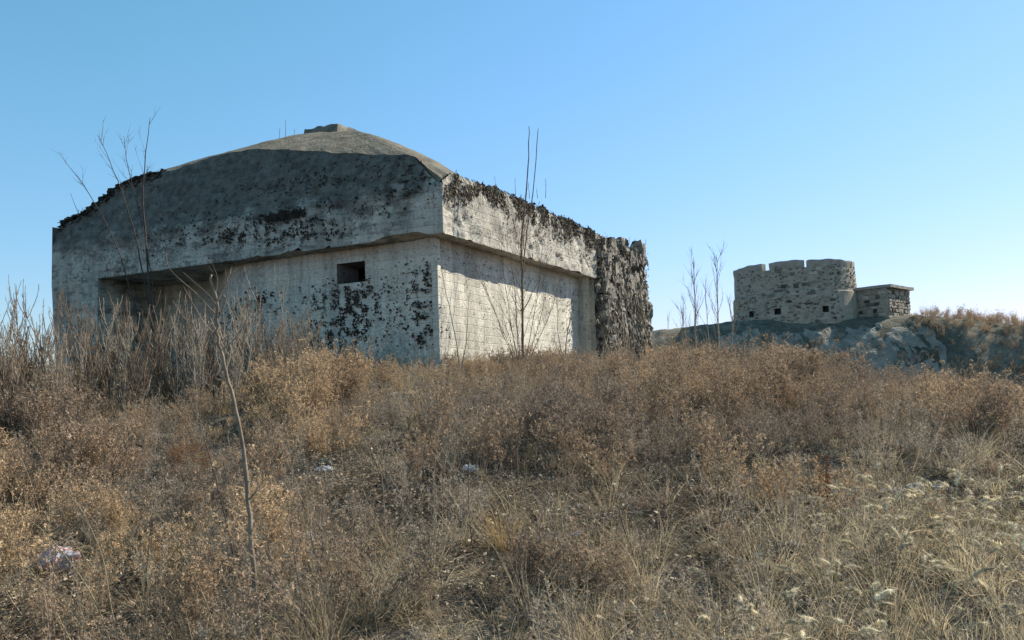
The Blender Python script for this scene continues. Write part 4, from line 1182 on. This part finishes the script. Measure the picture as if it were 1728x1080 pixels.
def crumple(loc, size, mat, label, seed, cat='plastic bag', name='plastic_bag', tall=.8):
    """thin crumpled sheet, folded up on itself"""
    n_ = 26; P = np.zeros((n_, n_, 3))
    for i in range(n_):
        for j in range(n_):
            a = i / (n_ - 1) * 2 * math.pi; b = j / (n_ - 1)
            rr_ = math.sin(.15 + b * 2.75) * (1 + .25 * math.sin(a * 5 + seed + b * 3))
            q = Vector((math.cos(a) * rr_, math.sin(a) * rr_ * .7, b * tall * 1.6))
            nv = mnoise.noise_vector(q * 2.6 + Vector((seed * 5.0, 0, 0))) * .34 + mnoise.noise_vector(q * 6.1 + Vector((seed, 3, 0))) * .14
            P[i, j] = np.array(q + nv) * size
    P[-1] = P[0]
    mb = MB(); mb.grid(P); o = mb.build(name, mat); o.location = (loc[0], loc[1], gz1(*loc[:2]) + (loc[2] if len(loc) > 2 else 0)); tag(o, label, cat); return o
def bag_mat(name, a, b, c):
    t = NT(name); v = t.coord()
    f_ = t.noise(t.coord((14, 14, 3)), 1.0, 2)
    return t.finish(t.ramp(f_, [(.40, a), (.5, b), (.58, a), (.64, c)]), trans=.35)
M['bag_pink'] = bag_mat('striped_plastic', (.62, .58, .58), (.60, .30, .24), (.36, .36, .42))
M['bag_white'] = bag_mat('white_plastic', (.66, .67, .68), (.55, .57, .6), (.72, .72, .72))
M['bag_blue'] = bag_mat('bluish_plastic', (.30, .34, .40), (.20, .23, .28), (.62, .64, .67))

crumple((-3.56, 6.97, .08), .14, M['bag_pink'], 'crumpled pinkish white striped plastic bag among dark weeds at lower left', 1.3)
crumple((-2.16, 10.1, .05), .10, M['bag_white'], 'crumpled white plastic scrap in the dark gap right of the nearest sapling stem', 2.1, 'plastic scrap', 'plastic_scrap', .4)
crumple((-.5, 9.6, .06), .085, M['bag_white'], 'small white plastic scrap half way up the middle of the slope', 3.7, 'plastic scrap', 'plastic_scrap', .5)
crumple((-1.8, 7.6, .03), .10, M['bag_blue'], 'bluish grey plastic scrap beside a dark hole low on the slope', 4.9, 'plastic scrap', 'plastic_scrap', .35)
crumple((-2.55, 13.0, .08), .16, M['bag_blue'], 'pale grey plastic sheet lying below the front wall loophole', 5.9, 'plastic scrap', 'plastic_scrap', .2)
crumple((.45, 7.2, .03), .05, M['bag_white'], 'tiny white plastic scrap near the thorny dark branch', 6.3, 'plastic scrap', 'plastic_scrap', .3)

M['fieldstone'] = plain_mat('pale_field_stone', (.22, .205, .185), (.42, .40, .37), 7, bumpd=.02)
M['darkstone'] = plain_mat('dark_field_stone', (.07, .066, .064), (.16, .15, .145), 7, bumpd=.02)
SG = 'field stones on the slope'
lump('field_stone', (3.81, 9.14), .16, M['fieldstone'], 'largest pale stone of the three lying together at the right of the slope', 'stone', SG, 1)
lump('field_stone', (4.05, 9.15), .11, M['fieldstone'], 'middle pale stone of the three lying together at the right of the slope', 'stone', SG, 2)
lump('field_stone', (4.25, 9.0), .10, M['fieldstone'], 'rightmost pale stone of the three lying together at the right of the slope', 'stone', SG, 3)
lump('field_stone', (2.02, 6.75), .12, M['darkstone'], 'dark bluish stone at the foot of the slope right of the thorny branch', 'stone', SG, 4)
lump('field_stone', (1.0, 8.6), .15, M['darkstone'], 'dark stone in the bare patch behind the thorny branch', 'stone', SG, 5)
lump('field_stone', (3.3, 9.3), .12, M['darkstone'], 'dark grey stone just right of the rust coloured dock stalk', 'stone', SG, 6)
lump('field_stone', (3.75, 6.15), .11, M['darkstone'], 'grey stone buried in the foxtail grass at lower right', 'stone', SG, 7)
lump('field_stone', (-1.5, 8.4), .10, M['fieldstone'], 'pale stone on bare soil right of the bluish scrap', 'stone', SG, 8)
lump('field_stone', (.5, 10.3), .13, M['fieldstone'], 'pale weathered stone in the middle of the slope', 'stone', SG, 9)

# round tumbleweed and a few clumps that stand out from the rest
def clump(name, loc, mb, mats, label, cat, rz=0, s=1.0):
    o = mb.build(name, mats); o.location = (loc[0], loc[1], gz1(*loc[:2]) - .02); o.rotation_euler = (0, 0, rz); o.scale = (s, s, s); tag(o, label, cat); return o
M['tumble'] = plain_mat('orange_brown_tumbleweed', (.17, .095, .05), (.27, .16, .09), 12, trans=.25)
M['ochre'] = plain_mat('ochre_grass', (.34, .235, .105), (.50, .36, .18), 12, trans=.3)
tw_ = MB()
for k in range(2600):
    d = Vector((random.gauss(0, 1), random.gauss(0, 1), random.gauss(0, 1))).normalized(); rr_ = random.uniform(.35, 1) ** .6 * .26
    P = Vector((d.x * rr_ * 1.15, d.y * rr_, .22 + d.z * rr_ * .8)); q = (d + Vector((random.gauss(0, .7), random.gauss(0, .7), random.gauss(0, .7)))).normalized()
    fleck(tw_, P, q, random.uniform(.03, .07), .0022)
clump('tumbleweed', (-3.85, 10.5), tw_, M['tumble'], 'round orange brown tumbleweed left of the nearest sapling stem', 'tumbleweed')
clump('grass_tussock', (-.1, 6.85), tuft(150, .55, .35, .45, .003), M['ochre'], 'bright ochre grass tussock low in the middle of the slope', 'grass')
clump('grass_tussock', (-1.35, 6.7), tuft(120, .36, .6, .6, .003), M['ochre'], 'smaller ochre grass tussock right of the nearest sapling base', 'grass')
dk = MB()
for k in range(5):
    pts = whip(dk, (random.uniform(-.05, .05), random.uniform(-.05, .05), 0), (random.gauss(0, .08), random.gauss(0, .08), 1), random.uniform(.35, .62), .006, 5, .04, (0, 0, 0), 4)
    for q in range(260):
        t = random.uniform(.15, 1) * 4.99; i = int(t); P = pts[i].lerp(pts[i + 1], t - i) + Vector((random.gauss(0, .018), random.gauss(0, .018), 0))
        fleck(dk, P, Vector((random.gauss(0, 1), random.gauss(0, 1), random.gauss(.3, 1))).normalized(), .018, .005)
clump('dock_stalk', (2.99, 8.8), dk, M['rust'], 'rust coloured upright dock stalk at the right of the bare patch', 'weed')

# thorny dark branch leaning out of the ground in front of the bare patch
def crown_thorn(c, L):
    for P in L: twigs_on(c, P, .15, 7, .22, .0022, .6, 1)
sapling((.82, 6.1), 'thorny dark reddish branch leaning left in the middle foreground', [([(0, 0, 0), (-.06, .05, .22), (-.12, .08, .42), (-.16, .1, .66)], .008, .003)], 'bark_brown', crown_thorn, None, 'branch', 'dead_branch')
sapling((.72, 6.35), 'pale dead branch lying low and pointing left toward the slope', [([(0, 0, .02), (-.22, .1, .10), (-.42, .2, .22), (-.6, .3, .34)], .007, .003)], 'bark_white', crown_thorn, None, 'branch', 'dead_branch')
sapling((.75, 6.9), 'second pale dead branch fanning up left behind the thorny one', [([(0, 0, .02), (-.15, .05, .22), (-.27, .1, .40), (-.38, .1, .60)], .006, .002)], 'bark_pale', crown_thorn, None, 'branch', 'dead_branch')
sapling((-4.05, 13.9), 'curved whitish dead branch lying over the weeds below the hollow', [([(0, 0, .15), (-.3, 0, .22), (-.7, .1, .42), (-1.05, .2, .72)], .014, .005)], 'bark_white', lambda c, L: twigs_on(c, L[0], .3, 3, .4, .004, .5), None, 'branch', 'dead_branch')
sapling((-1.1, 7.4), 'dry forked stalk with a hooked pale top in the middle of the slope', [([(0, 0, 0), (0, 0, .3), (-.02, 0, .62), (-.05, 0, .78)], .006, .003), ([(.02, 0, .5), (.05, 0, .66), (.05, 0, .74)], .004, .002)], 'bark_pale', lambda c, L: twigs_on(c, L[0], .5, 4, .1, .002, .7), None, 'weed', 'weed_stalk')
sapling((-2.05, 6.6), 'dark straight thin stalk between the pink bag and the nearest sapling', [([(0, 0, 0), (-.06, 0, .35), (-.15, 0, .75), (-.26, 0, 1.15)], .007, .003)], 'bark_dark', lambda c, L: twigs_on(c, L[0], .2, 5, .12, .002, .6), None, 'weed', 'weed_stalk')
sapling((-.35, 6.9), 'thin dark stalk rising beside the ochre tussock', [([(0, 0, 0), (-.03, 0, .4), (-.02, 0, .8)], .006, .0025), ([(0, 0, .25), (-.2, 0, .45), (-.32, 0, .6)], .004, .002)], 'bark_brown', lambda c, L: twigs_on(c, L[0], .3, 5, .12, .002, .6), None, 'weed', 'weed_stalk')

# long pale grass culms, bent over, at the lower left
def culm(x, y, ctrl, r, label):
    z = gz1(x, y) - .03; mb = MB(); pts = spline(ctrl, 5)
    mb.tube(pts, [r * (1 - .75 * k / (len(pts) - 1)) for k in range(len(pts))], 5)
    for k in (6, 11):
        if k < len(pts) - 2:
            P = pts[k]; d = (pts[k + 1] - pts[k]).normalized()
            T = curve_pts(P, d + Vector((random.gauss(0, .5), random.gauss(0, .3), .1)), random.uniform(.14, .26), 5, .1, (random.gauss(0, .5), 0, -1.0)); ribbon(mb, T, .004)
    o = mb.build('grass_culm', M['straw']); o.location = (x, y, z); tag(o, label, 'grass stem', 'long pale grass stems at lower left')
culm(-2.38, 5.3, [(0, 0, 0), (-.10, 0, .28), (-.25, .03, .50), (-.43, .05, .70), (-.55, .05, .80)], .0055, 'long pale grass stem arching up left in front of the pink bag')
culm(-2.36, 5.33, [(0, 0, 0), (-.06, 0, .30), (-.12, .03, .55), (-.24, .05, .80), (-.33, .05, .92)], .005, 'steep pale grass stem rising just right of the pink bag')
culm(-2.2, 5.35, [(0, 0, 0), (-.03, 0, .3), (-.08, 0, .6), (-.18, 0, .82)], .004, 'fine pale grass stem between the two longest ones')
culm(-1.75, 5.3, [(0, 0, 0), (-.10, 0, .30), (-.22, 0, .55), (-.36, 0, .78), (-.50, 0, .86)], .006, 'thick pale grass stem bent double beside the dark straight stalk')
culm(-1.78, 5.45, [(0, 0, 0), (-.12, 0, .32), (-.24, 0, .58), (-.33, 0, .76)], .0055, 'pale grass stem parallel to the thick bent one')
culm(-2.62, 5.35, [(0, 0, 0), (-.08, 0, .15), (-.18, 0, .34), (-.33, 0, .55)], .0055, 'short pale grass stem leaning left at the lower left corner')
culm(-2.45, 5.25, [(0, 0, 0), (-.13, 0, .25), (-.33, 0, .45), (-.62, 0, .62)], .005, 'pale grass stem lying far over to the left edge')
culm(3.9, 6.0, [(0, 0, 0), (0, 0, .2), (.02, 0, .42), (.03, 0, .56)], .004, 'upright pale stem standing in the foxtail grass')

# the foxtail heads that stand clear of the rest, each a plant of its own
fx = [m_.data for m_ in L_fox.objects]
FM = plain_mat('single_foxtail_head', (.58, .50, .35), (.76, .69, .52), 30, trans=.35)
sm_ = MB(); single = []
for k in range(5):
    g_ = foxtail(.5, 1); me = g_.mesh('foxtail_plant', [FM, M['straw'], M['straw']]); single.append(me)
spots = [(3.42, 7.3), (3.62, 7.25), (3.70, 7.05), (3.55, 6.95), (4.02, 7.1), (4.15, 7.0), (3.85, 6.6), (3.95, 6.55), (4.1, 6.5), (3.62, 6.3), (3.45, 6.2), (3.75, 6.25), (3.98, 6.2), (4.05, 6.0), (3.3, 5.9), (3.5, 5.75), (3.7, 5.7), (3.85, 5.6), (3.2, 5.5), (3.1, 5.2), (3.4, 5.2), (3.55, 5.05), (2.8, 5.3), (2.6, 5.05), (3.0, 4.95), (3.25, 4.85), (1.95, 5.0), (2.2, 4.95), (3.9, 6.95), (4.2, 6.7), (3.78, 6.9), (4.35, 7.0)]
for k, (x, y) in enumerate(spots):
    o = bpy.data.objects.new('foxtail_plant', single[k % 5]); C.objects.link(o)
    o.location = (x, y, gz1(x, y) - .02); o.rotation_euler = (random.gauss(0, .1), random.gauss(0, .1), random.uniform(0, 6.28)); q = random.uniform(.85, 1.25); o.scale = (q, q, q)
    tag(o, 'single foxtail stem with drooping fuzzy head standing clear of the lower right grass', 'foxtail grass', 'foxtail stems at the lower right')
